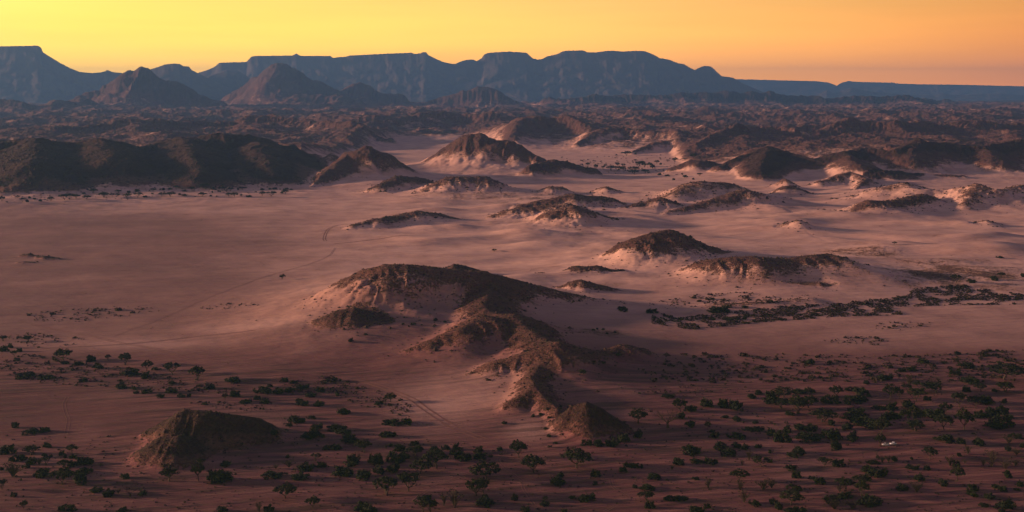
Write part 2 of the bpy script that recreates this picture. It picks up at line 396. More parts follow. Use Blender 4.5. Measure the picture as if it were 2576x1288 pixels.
RIDGE_META = []
for hi, (hname, hlabel, ridges) in enumerate(HILLS, start=1):
    for pts, s, rk, nz, apron in ridges:
        P3 = np.array([W(*p) for p in pts])
        ext = np.abs(P3[1:, :2] - P3[:-1, :2]).sum(0)
        kx = 1 + .8 * ext[0] / (ext[0] + 2 * ext[1] + 1)
        zmax = P3[:, 2].max()
        # thin ridges keep at least a little height
        P3[:, 2] = np.maximum(P3[:, 2], 1.0)
        reach = zmax / s * 3.6 + 30
        y0, y1 = P3[:, 1].min() - reach, P3[:, 1].max() + reach
        r0, r1 = np.searchsorted(ds, y0), np.searchsorted(ds, y1)
        ulo = min((P3[:, 0] - reach) / max(y0, 400)); ulo = min(ulo, min((P3[:, 0] - reach) / y1))
        uhi = max(max((P3[:, 0] + reach) / max(y0, 400)), max((P3[:, 0] + reach) / y1))
        c0, c1 = np.searchsorted(us, ulo), np.searchsorted(us, uhi)
        if r1 <= r0 or c1 <= c0: continue
        sl = (slice(r0, r1), slice(c0, c1))
        X, Y = Xg[sl], Yg[sl]
        wl = zmax / s
        gully = (.22 if wl > 60 else .10) if rk > .4 else .02
        small, midn = (n40[sl], n120[sl]) if wl < 110 else ((n120[sl], n400[sl]) if wl < 330 else (n400[sl], n900[sl]))
        best = np.zeros_like(X); core = np.zeros_like(X); side = np.zeros_like(X); run = 0.0
        lam = max(14.0, .34 * wl)
        for a, b2 in zip(P3[:-1], P3[1:]):
            ab = (b2[:2] - a[:2]) * np.array([kx, 1.0])
            L2 = ab @ ab
            QX = (X - a[0]) * kx
            t = np.clip((QX * ab[0] + (Y - a[1]) * ab[1]) / L2, 0, 1)
            d = np.hypot(QX - t * ab[0], Y - a[1] - t * ab[1])
            zr = a[2] + t * (b2[2] - a[2])
            w = np.maximum(zr / s, 6.0)
            rr = .08 * w
            u = (np.sqrt(d * d + rr * rr) - rr) / w
            u = u + nz * (0.9 * small + 0.8 * midn) * np.clip(u * 3, 0, 1)
            al = run + t * math.sqrt(L2) + .25 * wl * midn
            gl = 1 - 2 * np.abs(perlin(al / lam, d / (7 * lam), 300 + hi)) + .5 * (1 - 2 * np.abs(perlin(al / lam * 2.3, d / (4 * lam), 400 + hi)))
            u = u - gully * (gl - .55) * np.clip(u * 2.2, 0, 1) * np.clip(2.0 - 2.2 * u, 0, 1)
            run += math.sqrt(L2)
            g = .5 * ((1 - u) + np.sqrt((1 - u) ** 2 + .02)) - .002
            g = np.clip(g, 0, 1.1)
            gg = g ** 1.15
            z = zr * np.minimum(1, gg + apron * np.exp(-np.maximum(u, 0) ** 2 / 3.6) * (1 - np.minimum(gg, 1)))
            side = np.where(z > best, np.clip((QX - t * ab[0]) / w, -1, 1), side)
            best = np.maximum(best, z)
            core = np.maximum(core, np.clip(g, 0, 1) * np.minimum(1, zr / (.35 * zmax)))
        k = max(.6, .06 * zmax)
        cur = HZG[sl]
        mn = np.minimum(cur, best)
        ke = k * mn / (mn + k)
        HZG[sl] = .5 * (cur + best + np.sqrt((cur - best) ** 2 + ke * ke)) - .25 * ke
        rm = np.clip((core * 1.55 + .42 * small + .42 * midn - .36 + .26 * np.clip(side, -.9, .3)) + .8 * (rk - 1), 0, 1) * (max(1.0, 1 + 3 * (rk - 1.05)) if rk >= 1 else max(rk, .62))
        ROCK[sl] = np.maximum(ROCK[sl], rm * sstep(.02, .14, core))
        win = (core > CORE[sl]) & (core > .16)
        HID[sl] = np.where(win, hi, HID[sl])
        CORE[sl] = np.maximum(CORE[sl], core)

Zg = Zg * (1 - .8 * CORE) + HZG
# eroded badlands beyond the dunes
lim = np.interp(us * F + 1288, [0, 760, 860, 1000, 1180, 1300, 1680, 1760, 2600], [432, 425, 400, 352, 350, 380, 382, 432, 428])[None, :]
bw = sstep(lim + 12, lim - 14, VY + 14 * n900) * sstep(258, 276, VY)
Zg += bw * (85 * np.clip(n900 * .9 + .15, 0, 1) + 28 * np.clip(fbm(Xg, Yg, 420, 4, 131, True), -.2, 1)) * np.clip(Yg / 7500, .5, 1.2)
ROCK = np.maximum(ROCK, bw * np.clip(.66 + .55 * n400 + .35 * n120, 0, 1))
far_w = sstep(290, 270, VY)
ROCK = np.maximum(ROCK, far_w * np.clip(.5 + .8 * n900, 0, .9))
# darker patches on the flats, blended in through the rock mask
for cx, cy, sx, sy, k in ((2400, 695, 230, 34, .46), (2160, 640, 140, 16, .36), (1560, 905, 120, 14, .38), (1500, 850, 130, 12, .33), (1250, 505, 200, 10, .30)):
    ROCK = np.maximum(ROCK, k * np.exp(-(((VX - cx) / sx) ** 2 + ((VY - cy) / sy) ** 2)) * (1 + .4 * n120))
# broken rock on the hills
Zg += np.clip(ROCK, 0, 1) * (n40 * 1.8 + .9 * fbm(Xg, Yg, 17, 2, 171, True) + np.where(Yg < 3000, n120 * 1.6, n120 * 3.0)) * np.clip(Yg / 1500, .7, 4)
# ground rises gently far behind
RED_SHADE = np.maximum(sstep(1750, 1050, Yg + 120 * n400), .72 * sstep(1000, 450, VX + 160 * n400) * sstep(2900, 2300, Yg + 300 * n400)) * np.clip(.9 + .3 * n120, 0, 1)  # redder sand; foreground vignette and weaker light on left plain painted in
RED_SHADE *= 1 - .35 * sstep(1900, 2200, VX) * sstep(900, 850, VY)
for cx, cy, sx, sy in ((1230, 985, 120, 50), (1090, 1020, 110, 60), (330, 866, 260, 16), (640, 835, 160, 18), (1330, 1085, 60, 25)):  # sunlit sand bowl and streaks painted paler
    RED_SHADE *= 1 - .6 * np.exp(-(((VX - cx) / sx) ** 2 + ((VY - cy) / sy) ** 2))
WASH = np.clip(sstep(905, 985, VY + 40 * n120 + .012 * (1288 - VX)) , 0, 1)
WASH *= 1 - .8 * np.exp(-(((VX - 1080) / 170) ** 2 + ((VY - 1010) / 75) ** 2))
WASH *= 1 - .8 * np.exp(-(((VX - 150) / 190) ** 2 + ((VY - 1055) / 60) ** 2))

# slopes for smooth shading over the object borders
Zx = np.gradient(Zg, axis=1); Zy_r = np.gradient(Zg, axis=0)
Xc = np.gradient(Xg, axis=1); Xr = np.gradient(Xg, axis=0); Yr = np.gradient(Yg, axis=0)
nx = -Zx * Yr; ny = -(Zy_r * Xc - Zx * Xr); nz_ = Xc * Yr
nl = np.sqrt(nx * nx + ny * ny + nz_ * nz_)
NRM = np.stack([nx / nl, ny / nl, nz_ / nl], -1).reshape(-1, 3).astype(np.float32)
CO = np.stack([Xg, Yg, Zg], -1).reshape(-1, 3).astype(np.float32)
ATT = {'rock': ROCK.ravel().astype(np.float32), 'red': RED_SHADE.ravel().astype(np.float32), 'wash': WASH.ravel().astype(np.float32)}
idx = np.arange(NR * NC).reshape(NR, NC)
quads = np.stack([idx[:-1, :-1], idx[:-1, 1:], idx[1:, 1:], idx[1:, :-1]], -1).reshape(-1, 4)
qid = HID[:-1, :-1].ravel()

def grid_object(name, q, co, nrm, att, mat):
    used, inv = np.unique(q.ravel(), return_inverse=True)
    me = bpy.data.meshes.new(name)
    nv, nf = len(used), len(q)
    me.vertices.add(nv); me.loops.add(nf * 4); me.polygons.add(nf)
    me.vertices.foreach_set('co', np.ascontiguousarray(co[used]).ravel())
    me.loops.foreach_set('vertex_index', inv.astype(np.int32).ravel())
    me.polygons.foreach_set('loop_start', np.arange(0, nf * 4, 4, dtype=np.int32))
    me.polygons.foreach_set('use_smooth', np.ones(nf, bool))
    me.update(calc_edges=True)
    if nrm is not None:
        me.normals_split_custom_set_from_vertices(nrm[used])
    for k, v in (att or {}).items():
        a = me.attributes.new(k, 'FLOAT', 'POINT')
        a.data.foreach_set('value', np.ascontiguousarray(v[used]))
    me.materials.append(mat)
    return link(bpy.data.objects.new(name, me))
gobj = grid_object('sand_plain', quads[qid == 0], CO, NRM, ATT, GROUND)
prop(gobj, 'rose-brown desert plain with dunes, dry washes and bare sand', kind='structure')
for hi, (hname, hlabel, _r) in enumerate(HILLS, start=1):
    q = quads[qid == hi]
    if len(q) < 4: continue
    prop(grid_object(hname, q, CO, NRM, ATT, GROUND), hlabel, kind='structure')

def height_at(x, y):
    r = np.clip(np.searchsorted(ds, y) - 1, 0, NR - 2)
    fy = (y - ds[r]) / (ds[r + 1] - ds[r])
    u = x / y
    c = np.clip(np.searchsorted(us, u) - 1, 0, NC - 2)
    fx = (u - us[c]) / (us[c + 1] - us[c])
    a = Zg[r, c] * (1 - fx) + Zg[r, c + 1] * fx
    b = Zg[r + 1, c] * (1 - fx) + Zg[r + 1, c + 1] * fx
    return float(a * (1 - fy) + b * fy)
VYP = HZ + (CAM_H - Zg) * F / Yg
def ground_at(vx, vy):
    """the first piece of ground met when looking towards picture point (vx, vy)"""
    u = (vx - 1288.0) / F
    c = int(np.clip(np.searchsorted(us, u), 1, NC - 1))
    col = VYP[:, c]
    k = int(np.argmax(col <= vy))
    if k == 0: k = 1
    a, b = col[k - 1], col[k]
    t = (a - vy) / (a - b) if a != b else 0
    D = ds[k - 1] + t * (ds[k] - ds[k - 1])
    return Vector((u * D, D, height_at(u * D, D)))

# ------------------------------------------------------------------ far tablelands
def tableland(name, label, sky_pts, D, steep, cap, plateau, seed, toe=0.0):
    sx = np.array([p[0] for p in sky_pts], float); sy = np.array([p[1] for p in sky_pts], float)
    n = int((sx[-1] - sx[0]) / 1.6)
    vx = np.linspace(sx[0], sx[-1], n)
    vy = np.interp(vx, sx, sy)
    vy += .5 * perlin(vx / 9.0, vx * 0, seed) + .25 * perlin(vx / 3.3, vx * 0 + 5, seed)
    X = (vx - 1288) / F * D
    crest = CAM_H - (vy - HZ) / F * D
    tt = np.concatenate([np.linspace(0, 1, 60), 1 + np.linspace(.04, 1, 24)])
    T = tt[None, :]; Xa = X[:, None]; Za = crest[:, None]
    gul = fbm(Xa / 1.0 + 0 * T, 2600 * T + 0 * Xa, 620, 4, seed + 3, True)
    gul2 = fbm(Xa + 600 * T, 900 * T + 0 * Xa, 260, 3, seed + 9, True)
    base = -20.0
    front = np.clip(T, 0, 1)
    prof = np.where(front < .86, (1 - cap) * (front / .86) ** 1.7, (1 - cap) + cap * sstep(.86, .93, front))
    foot = crest.max() / steep
    depth = D - foot * (1 - front) + (gul * .15 + gul2 * .05) * foot * np.sin(np.pi * np.clip(front, 0, 1)) * .55
    z = base + (Za - base) * np.clip(prof + gul2 * .025 * np.sin(np.pi * front), 0, 1)
    back = np.clip(T - 1, 0, 1)
    depth = depth + np.where(T > 1, plateau * back + 1500 * np.clip(back - .5, 0, 1), 0)
    z = np.where(T > 1, Za - (Za - base) * sstep(.45, 1.0, back) - 4 * np.clip(back * 20, 0, 1), z)
    Xw = Xa / D * depth
    Xw = np.broadcast_to(Xw, z.shape)
    co = np.stack([Xw, np.broadcast_to(depth, z.shape), z], -1).reshape(-1, 3).astype(np.float32)
    m = len(tt)
    ii = np.arange(n * m).reshape(n, m)
    q = np.stack([ii[:-1, :-1], ii[1:, :-1], ii[1:, 1:], ii[:-1, 1:]], -1).reshape(-1, 4)
    o = grid_object(name, q, co, None, None, MOUNTAIN)
    prop(o, label, kind='structure')
    return o
tableland('mesa', 'flat-topped mesa with a steep right edge at the far left skyline',
          [(-700,150),(-420,128),(-150,120),(0,117),(60,116),(95,115),(104,121),(108,132),(150,158),(175,171),(200,181),(232,184),(255,182),(262,180),(271,176),(281,181),(300,183),(345,188),(400,205),(470,228)], 19000, .62, .12, 2500, 201)
tableland('mesa', 'rounded dark mountain dome on the left skyline',
          [(280,222),(330,196),(352,185),(380,174),(400,168),(415,162),(440,160),(452,161),(460,166),(476,168),(482,176),(497,184),(540,205),(600,232)], 18000, .6, .08, 1200, 221)
tableland('tableland', 'long stepped tableland filling the central skyline',
          [(420,205),(480,192),(500,183),(520,177),(540,168),(552,158),(620,156),(632,143),(640,141),(735,140),(741,137),(746,135),(751,138),(758,141),(830,141),(838,146),(852,144),(870,143),(880,140),(920,138),(960,136),(1010,134),(1036,133),(1042,136),(1056,135),(1062,132),(1072,132),(1078,139),(1100,150),(1118,157),(1130,160),(1145,161),(1160,155),(1172,151),(1192,150),(1199,154),(1212,147),(1217,138),(1228,133),(1280,130),(1325,133),(1333,141),(1340,147),(1352,150),(1364,149),(1376,142),(1400,137),(1412,131),(1422,128),(1466,127),(1478,132),(1500,132),(1530,128),(1545,128),(1565,130),(1600,128),(1622,129),(1645,138),(1658,146),(1685,151),(1705,159),(1722,162),(1738,172),(1748,176),(1762,169),(1774,166),(1788,167),(1800,178),(1816,192),(1828,193),(1845,196),(1865,208),(1890,219),(1920,232),(1990,248),(2060,256)], 22000, .55, .16, 3200, 241)
tableland('hill_spur', 'lower shadowed spur in front of the left tableland', [(480,232),(530,190),(570,176),(600,178),(640,205),(700,240)], 19500, .55, .02, 900, 261)
tableland('escarpment', 'pale blue level escarpment on the right skyline',
          [(1500,197),(1700,196),(1850,199),(2000,203),(2050,204),(2080,207),(2092,210),(2104,216),(2112,211),(2120,207),(2135,204),(2160,206),(2250,208),(2252,210),(2320,212),(2410,213),(2576,217),(2750,219),(3100,222),(3600,224)], 35000, .5, .25, 2500, 281)
tableland('low_hills', 'faint blue low hills in front of the level escarpment',
          [(1900,252),(2000,244),(2060,238),(2080,226),(2100,236),(2130,224),(2145,221),(2180,229),(2230,234),(2290,238),(2350,240),(2372,234),(2400,240),(2450,236),(2520,235),(2576,240),(2800,242),(3200,246)], 30000, .4, .02, 1000, 301)
tableland('low_hills', 'dark low hill in front of the blue right-hand hills',
          [(1780,262),(1900,250),(1990,246),(2060,250),(2150,241),(2170,243),(2230,250),(2400,254),(2600,252),(3000,256)], 21000, .4, .02, 800, 321)

# ------------------------------------------------------------------ air
hz_me = bpy.data.meshes.new('haze')
bm = bmesh.new()
bmesh.ops.create_cube(bm, size=1.0)
bm.to_mesh(hz_me); bm.free()
haze = link(bpy.data.objects.new('haze', hz_me))
haze.scale = (82000, 43500, 1090)
haze.location = (0, 19750, 1090 / 2 - 45)
hm = bpy.data.materials.new('haze_air')
hm.use_nodes = True
hn = hm.node_tree
for nd in list(hn.nodes):
    if nd.type == 'BSDF_PRINCIPLED': hn.nodes.remove(nd)
pv = hn.nodes.new('ShaderNodeVolumePrincipled')
pv.inputs['Color'].default_value = (.100, .255, .59, 1)
pv.inputs['Density'].default_value = 3.9e-5
pv.inputs['Anisotropy'].default_value = 0.2
hn.links.new(pv.outputs[0], hn.nodes['Material Output'].inputs['Volume'])
hz_me.materials.append(hm)
prop(haze, 'thin blue evening haze over the whole desert', kind='stuff')
# ------------------------------------------------------------------ plants
def leaf_material(name, c0, c1, rough=.8):
    m, nt, b = new_mat(name, rough)
    oi = nt.nodes.new('ShaderNodeObjectInfo')
    geo = nt.nodes.new('ShaderNodeNewGeometry')
    n = noise(nt, geo.outputs['Position'], .8, 2)
    f = math_n(nt, 'ADD', math_n(nt, 'MULTIPLY', oi.outputs['Random'], .6), math_n(nt, 'MULTIPLY', n, .5))
    nt.links.new(mix(nt, f, c0, c1), b.inputs['Base Color'])
    return m
LEAF = leaf_material('thorn_leaf', (.004, .007, .003), (.014, .018, .007))
LEAF_B = leaf_material('bush_leaf', (.0035, .007, .003), (.012, .018, .006))
LEAF_G = leaf_material('grey_twig_leaf', (.016, .013, .011), (.034, .027, .020))
LEAF_T = leaf_material('tussock_straw', (.010, .0065, .005), (.032, .020, .014))
BARK = leaf_material('bark', (.022, .016, .014), (.045, .032, .026))

def tube(V, Fc, pts, radii, n=5):
    base = len(V)
    pts = [Vector(p) for p in pts]
    for i, p in enumerate(pts):
        d = (pts[min(i + 1, len(pts) - 1)] - pts[max(i - 1, 0)]).normalized()
        a = d.orthogonal().normalized(); b = d.cross(a)
        for k in range(n):
            an = 2 * math.pi * k / n
            V.append(tuple(p + radii[i] * (math.cos(an) * a + math.sin(an) * b)))
    for i in range(len(pts) - 1):
        for k in range(n):
            k2 = (k + 1) % n
            Fc.append((base + i * n + k, base + i * n + k2, base + (i + 1) * n + k2, base + (i + 1) * n + k))
    Fc.append(tuple(base + (len(pts) - 1) * n + k for k in range(n)))
def leaves(V, Fc, rnd, c, r, n, size):
    """a clump of small crossed leaf sprays round the point c"""
    for _ in range(n):
        d = Vector((rnd.gauss(0, 1), rnd.gauss(0, 1), rnd.gauss(0, .8))).normalized()
        p = Vector(c) + Vector((d.x * r[0], d.y * r[1], d.z * r[2])) * (rnd.random() ** .4)
        nrm = (d + Vector((rnd.gauss(0, .6), rnd.gauss(0, .6), rnd.gauss(0, .6) + .4))).normalized()
        a = nrm.orthogonal().normalized()
        a = Matrix.Rotation(rnd.uniform(0, 6.28), 3, nrm) @ a
        b = nrm.cross(a)
        s = size * rnd.uniform(.6, 1.35)
        i = len(V)
        V.extend([tuple(p + a * s), tuple(p + b * s * .7 + nrm * s * .15), tuple(p - a * s), tuple(p - b * s * .7 + nrm * s * .15)])
        Fc.append((i, i + 1, i + 2, i + 3))

def tree_meshes(seed, style):
    """a thorn tree 10 m wide and 8 m tall: trunk with limbs, and a broken umbrella crown"""
    rnd = random.Random(seed)
    V, Fc = [], []; LV, LF = [], []
    fork = rnd.uniform(1.2, 2.2)
    lean = Vector((rnd.uniform(-.5, .5), rnd.uniform(-.5, .5), 0))
    stems = 1 if style != 'multi' else rnd.randint(2, 3)
    tips = []
    for s in range(stems):
        off = Vector((rnd.uniform(-.5, .5), rnd.uniform(-.5, .5), 0)) * (stems > 1)
        top = off * 2 + lean + Vector((0, 0, fork))
        tube(V, Fc, [off * .6 + Vector((0, 0, -.4)), off + lean * .4 + Vector((0, 0, fork * .5)), top], [.38, .30, .25], 6)
        nb = 5 if stems == 1 else 3
        for k in range(nb):
            an = 6.28 * k / nb + rnd.uniform(-.4, .4)
            rr = rnd.uniform(1.9, 3.6)
            tip = top + Vector((math.cos(an) * rr, math.sin(an) * rr, rnd.uniform(2.3, 4.0)))
            midp = (top + tip) / 2 + Vector((math.cos(an) * .5, math.sin(an) * .5, -.3))
            tube(V, Fc, [top, midp, tip], [.20, .13, .06], 5)
            tips.append(tip)
            for q in range(2):
                t2 = midp + Vector((rnd.uniform(-1.6, 1.6), rnd.uniform(-1.6, 1.6), rnd.uniform(1.2, 2.6)))
                tube(V, Fc, [midp, t2], [.09, .04], 4)
                tips.append(t2)
    flat = style == 'flat'
    for k in range(46 if flat else 58):
        an = rnd.uniform(0, 6.28); rr = 4.6 * math.sqrt(rnd.random())
        ztop = (6.9 - .05 * rr * rr) if flat else (7.4 - .13 * rr * rr)
        zlow = (5.2 - .03 * rr * rr) if flat else (3.6 + .02 * rr * rr)
        c = (math.cos(an) * rr + lean.x, math.sin(an) * rr + lean.y, rnd.uniform(zlow, ztop))
        if rnd.random() < .16: continue
        q = rnd.uniform(.6, 1.15)
        leaves(LV, LF, rnd, c, (q, q, q * .62), 30, .30)
    for t in tips:
        leaves(LV, LF, rnd, t, (.9, .9, .5), 18, .25)
    return (V, Fc), (LV, LF)
def bush_meshes(seed):
    """a bush 6 m wide and 3.4 m tall"""
    rnd = random.Random(seed)
    V, Fc = [], []; LV, LF = [], []
    lobes = [(rnd.uniform(-1.6, 1.6), rnd.uniform(-1.2, 1.2), rnd.uniform(1.1, 1.9)) for _ in range(rnd.randint(3, 5))]
    for k in range(7):
        an = rnd.uniform(0, 6.28); r = rnd.uniform(.8, 2.2)
        tube(V, Fc, [(0, 0, -.3), (math.cos(an) * r * .5, math.sin(an) * r * .5, .9), (math.cos(an) * r, math.sin(an) * r, rnd.uniform(1.6, 2.9))], [.13, .09, .03], 4)
    for k in range(46):
        lx, ly, lr = rnd.choice(lobes)
        d = Vector((rnd.gauss(0, 1), rnd.gauss(0, 1), abs(rnd.gauss(0, 1)))).normalized()
        q = lr * rnd.uniform(.55, 1.0)
        c = (lx + d.x * q * 1.05, ly + d.y * q * 1.05, .25 + d.z * q * 1.35)
        leaves(LV, LF, rnd, c, (.62, .62, .5), 24, .26)
    return (V, Fc), (LV, LF)
def twig_meshes(seed):
    """a half-dry twiggy shrub 4 m wide and 3 m tall"""
    rnd = random.Random(seed)
    V, Fc = [], []; LV, LF = [], []
    for k in range(26):
        an = rnd.uniform(0, 6.28); r = rnd.uniform(.3, 1.9); h = rnd.uniform(1.5, 3.0)
        m1 = (math.cos(an) * r * .35, math.sin(an) * r * .35, h * .5)
        tip = (math.cos(an) * r, math.sin(an) * r, h)
        tube(V, Fc, [(0, 0, -.2), m1, tip], [.08, .06, .02], 4)
        for q in range(3):
            t2 = Vector(m1).lerp(Vector(tip), rnd.random()) + Vector((rnd.uniform(-.6, .6), rnd.uniform(-.6, .6), rnd.uniform(.1, .7)))
            tube(V, Fc, [m1, t2], [.035, .015], 3)
        leaves(LV, LF, rnd, tip, (.4, .4, .35), 9, .13)
    return (V, Fc), (LV, LF)
def dead_meshes(seed):
    """a bare tree 10 m wide and 7 m tall, trunk and a fan of branches"""
    rnd = random.Random(seed)
    V, Fc = [], []; BV, BF = [], []
    tube(V, Fc, [(0, 0, -.3), (.1, 0, 1.0), (-.05, .1, 2.0)], [.42, .34, .28], 6)
    def grow(p, d, L, r, lv):
        q = p + d * L
        tube(BV, BF, [p, (p + q) / 2 + Vector((rnd.uniform(-.1, .1), rnd.uniform(-.1, .1), .1)) * L, q], [r, r * .8, r * .55], 4)
        if lv == 0: return
        for _ in range(3):
            dd = (d + Vector((rnd.gauss(0, .5), rnd.gauss(0, .5), rnd.gauss(.1, .35)))).normalized()
            grow(q, dd, L * rnd.uniform(.6, .85), r * .55, lv - 1)
    for k in range(6):
        an = k * 1.05 + rnd.uniform(-.3, .3)
        grow(Vector((0, 0, 1.8)), Vector((math.cos(an) * .9, math.sin(an) * .9, .8)).normalized(), 2.2, .16, 3)
    return (V, Fc), (BV, BF)
def tussock_mesh(seed, n=34):
    rnd = random.Random(seed)
    LV, LF = [], []
    leaves(LV, LF, rnd, (0, 0, .25), (1.0, .8, .45), n, .34)
    return LV, LF

def make_data(name, vf, mat):
    me = bpy.data.meshes.new(name)
    me.from_pydata(vf[0], [], vf[1])
    me.materials.append(mat)
    return me
PROTO = {
    'T': [(make_data('trunk', a, BARK), make_data('crown', b, LEAF)) for a, b in (tree_meshes(s, st) for s, st in ((1, 'round'), (2, 'round'), (3, 'flat'), (4, 'flat'), (5, 'multi'), (6, 'multi'), (7, 'round')))],
    'B': [(make_data('stems', a, BARK), make_data('foliage', b, LEAF_B)) for a, b in (bush_meshes(s) for s in range(11, 18))],
    'S': [(make_data('stems', a, BARK), make_data('foliage', b, LEAF_G)) for a, b in (twig_meshes(s) for s in range(21, 25))],
    'D': [(make_data('trunk', a, BARK), make_data('branches', b, BARK)) for a, b in (dead_meshes(s) for s in range(31, 34))],
}
SIZE = {'T': (10.0, 7.6), 'B': (6.0, 3.3), 'S': (4.0, 3.1), 'D': (9.0, 7.0)}
NAME = {'T': 'thorn_tree', 'B': 'bush', 'S': 'twiggy_shrub', 'D': 'bare_tree'}
PART = {'T': ('trunk', 'crown'), 'B': ('stems', 'foliage'), 'S': ('stems', 'foliage'), 'D': ('trunk', 'branches')}
WORDS = {'T': 'green thorn tree', 'B': 'dark green bush', 'S': 'grey-brown twiggy shrub', 'D': 'leafless dead tree'}
CAT = {'T': 'tree', 'B': 'bush', 'S': 'shrub', 'D': 'dead tree'}
rng = random.Random(77)
PLANTS = []
def plant(kind, vx, vy, vw, vh, zone=None):
    p = ground_at(vx, vy)
    if p.y > 9000: return
    ppm = F / p.y
    w, h = SIZE[kind]
    sx = vw / ppm / w * 1.22
    sz = vh / ppm / h
    # looking down a little, part of the seen height is the depth of the crown
    pitch = math.atan2(CAM_H, p.y)
    sz = max((vh / ppm - .12 * vw / ppm * math.sin(pitch)) / (h * math.cos(pitch)), .55 * sx) * 1.18
    sz = min(sz, 1.9 * sx)
    root = empty(NAME[kind], p - Vector((0, 0, .12 * sz)), rng.uniform(0, 6.28))
    root.scale = (sx, sx * rng.uniform(.85, 1.1), sz)
    a, b = rng.choice(PROTO[kind])
    for nm, me in zip(PART[kind], (a, b)):
        link(bpy.data.objects.new(nm, me), root)
    PLANTS.append([root, kind, vx, vy, vw, zone])

def batch(ox, oy, text, zone=None, k=.25):
    for tok in text.split():
        kind = tok[0]
        zx, zy, zw, zh = (float(q) for q in tok[1:].split(','))
        plant(kind, ox + zx * k, oy + zy * k, zw * k, zh * k, zone)

# bottom right
batch(1932, 966, """T160,140,200,100 B50,190,180,130 T140,245,180,100 T300,300,180,170 T410,240,170,120 B215,310,115,45 T415,125,110,80 B330,90,140,50
B610,190,140,95 T690,130,120,110 B830,70,110,50 B930,100,160,80 B900,170,200,90 B800,205,70,60 D740,205,40,55 B840,270,100,40 B880,350,240,100 B970,420,250,110
B820,455,140,80 T550,380,230,100 B640,410,90,70 B310,465,130,80 B420,470,150,80 B150,575,180,130 B180,480,120,70 B430,555,220,100 B640,545,190,120 B835,560,160,95
B665,655,140,115 B30,520,90,140 T1140,495,150,140 T1125,622,95,110 T1230,160,130,150 T1320,150,80,110 T1390,60,90,60 T1490,180,180,130 B1600,165,70,60 T1690,90,190,100
T1560,80,200,100 B1130,250,130,50 B1240,255,130,85 B1390,240,170,95 B1200,350,160,90 B1300,345,110,70 T1450,420,230,190 T1490,475,190,110 B1640,330,170,110
T1790,290,120,95 B1740,320,150,90 T1770,465,165,150 T1975,460,180,185 T1930,235,140,140 B1995,80,90,80 T2145,75,110,75 B2280,75,70,35 T2390,80,160,100 T2090,245,140,110
B2170,190,180,100 B2380,190,50,45 B2120,335,110,90 B2250,335,150,140 B2370,300,120,110 B2340,440,220,140 B1800,575,160,95 B1710,560,60,30 B1945,600,90,75 B2140,610,165,75
B2475,545,110,60 S2420,595,120,50 B2560,640,50,60 B2415,675,95,60 S2500,710,110,60 S2010,705,90,75 B1915,725,60,45 T1630,750,150,105 S1830,820,110,90 B1900,825,60,70
S1980,800,50,40 B1440,760,40,35 B1050,800,115,50 S1150,790,70,60 S1210,785,80,60 B1260,775,80,65 B1105,745,45,35 D955,725,30,60 D1095,715,50,50 B330,700,160,80
B235,730,95,55 B15,695,40,40 B15,790,50,60 T570,835,140,85 B710,820,135,80 B240,860,120,65 B290,940,100,80 S35,1045,100,70 B450,955,60,35 B515,1000,120,80
B1010,880,180,50 B1090,940,200,90 B1170,930,130,95 T960,1010,170,90 T940,1125,150,140 T785,1060,185,110 S720,1085,90,60 B770,1140,160,70 B630,1180,170,80 B1020,1215,260,75
S670,1255,180,70 S850,1255,130,70 T265,1115,150,95 T230,1220,200,130 B50,1200,110,60 B90,1260,110,90 B240,1287,130,50 B360,1287,130,50 B1350,1065,120,65 S1500,1085,150,90
B1460,855,100,45 S1515,850,40,40 B1600,865,65,60 B1520,970,120,75 B1755,1020,100,75 T1900,980,130,135 S2260,780,150,90 S2165,820,60,60 S2250,830,80,60 S2390,850,130,80
B2400,940,90,95 S2490,820,100,60 B2070,1080,140,75 B2040,1120,140,45 B2280,1050,80,55 B2360,1070,110,60 B2500,1070,55,30 B2540,1030,70,70 B2220,1150,110,70
B2180,1230,90,50 B2430,1255,250,90 B2340,1287,100,40""")
# bottom, right of centre
batch(1288, 966, """T70,740,150,160 B760,610,90,60 B850,620,130,80 B1000,620,150,90 B1110,570,160,90 B1285,545,110,95 T220,895,220,165 T650,845,270,170 B430,1010,190,100 B500,940,95,60
B840,935,100,95 B840,1015,60,45 B1110,880,90,60 B1180,830,120,50 B1240,840,90,55 B1310,845,50,45 B1420,945,170,65 D1250,975,80,30 B1235,1045,65,45 B1355,1055,160,55
B610,1150,75,35 B740,1170,160,85 B325,1225,110,60 T335,1180,50,50 B125,1287,110,60 B530,1287,70,40 B25,1170,70,110 B1390,1245,110,80 T1360,1170,150,90 B1600,1170,140,50
B1730,1165,100,35 B1965,1245,65,50 B1870,1287,200,50 B1820,700,190,110 B1675,810,130,90 B1865,790,130,50 B2010,800,110,60 B2090,640,150,70 B2250,635,120,50 B2185,705,170,80
B2345,660,80,70 B2480,640,75,45 S2385,765,80,90 S2315,820,45,50 T2510,835,160,95 T2285,970,175,105 S2295,1065,110,85 S1975,1045,110,80 S2530,1060,150,85 B1850,960,75,35
S2335,1190,110,100 B2445,1215,120,70 S1610,860,55,35 B2260,535,160,70 B2050,545,130,70 B2450,395,60,35 B2380,465,110,50 B2480,470,120,60 T1970,450,60,70 B2010,485,60,35
B1820,425,110,75 B1765,415,60,45 B1710,350,120,75 T1695,275,130,125 B1805,270,115,80 B1955,225,150,100 B2250,245,200,110 B2130,230,120,105 B2395,140,110,55 B2480,100,65,50
B1580,130,115,45 T1270,395,160,140 D1565,440,240,155 B2155,345,95,35 B2275,365,125,50 B375,340,40,25 B215,330,45,30 B295,310,50,30 B495,240,50,30 B370,530,60,35 B435,600,50,25 B340,455,45,30""")
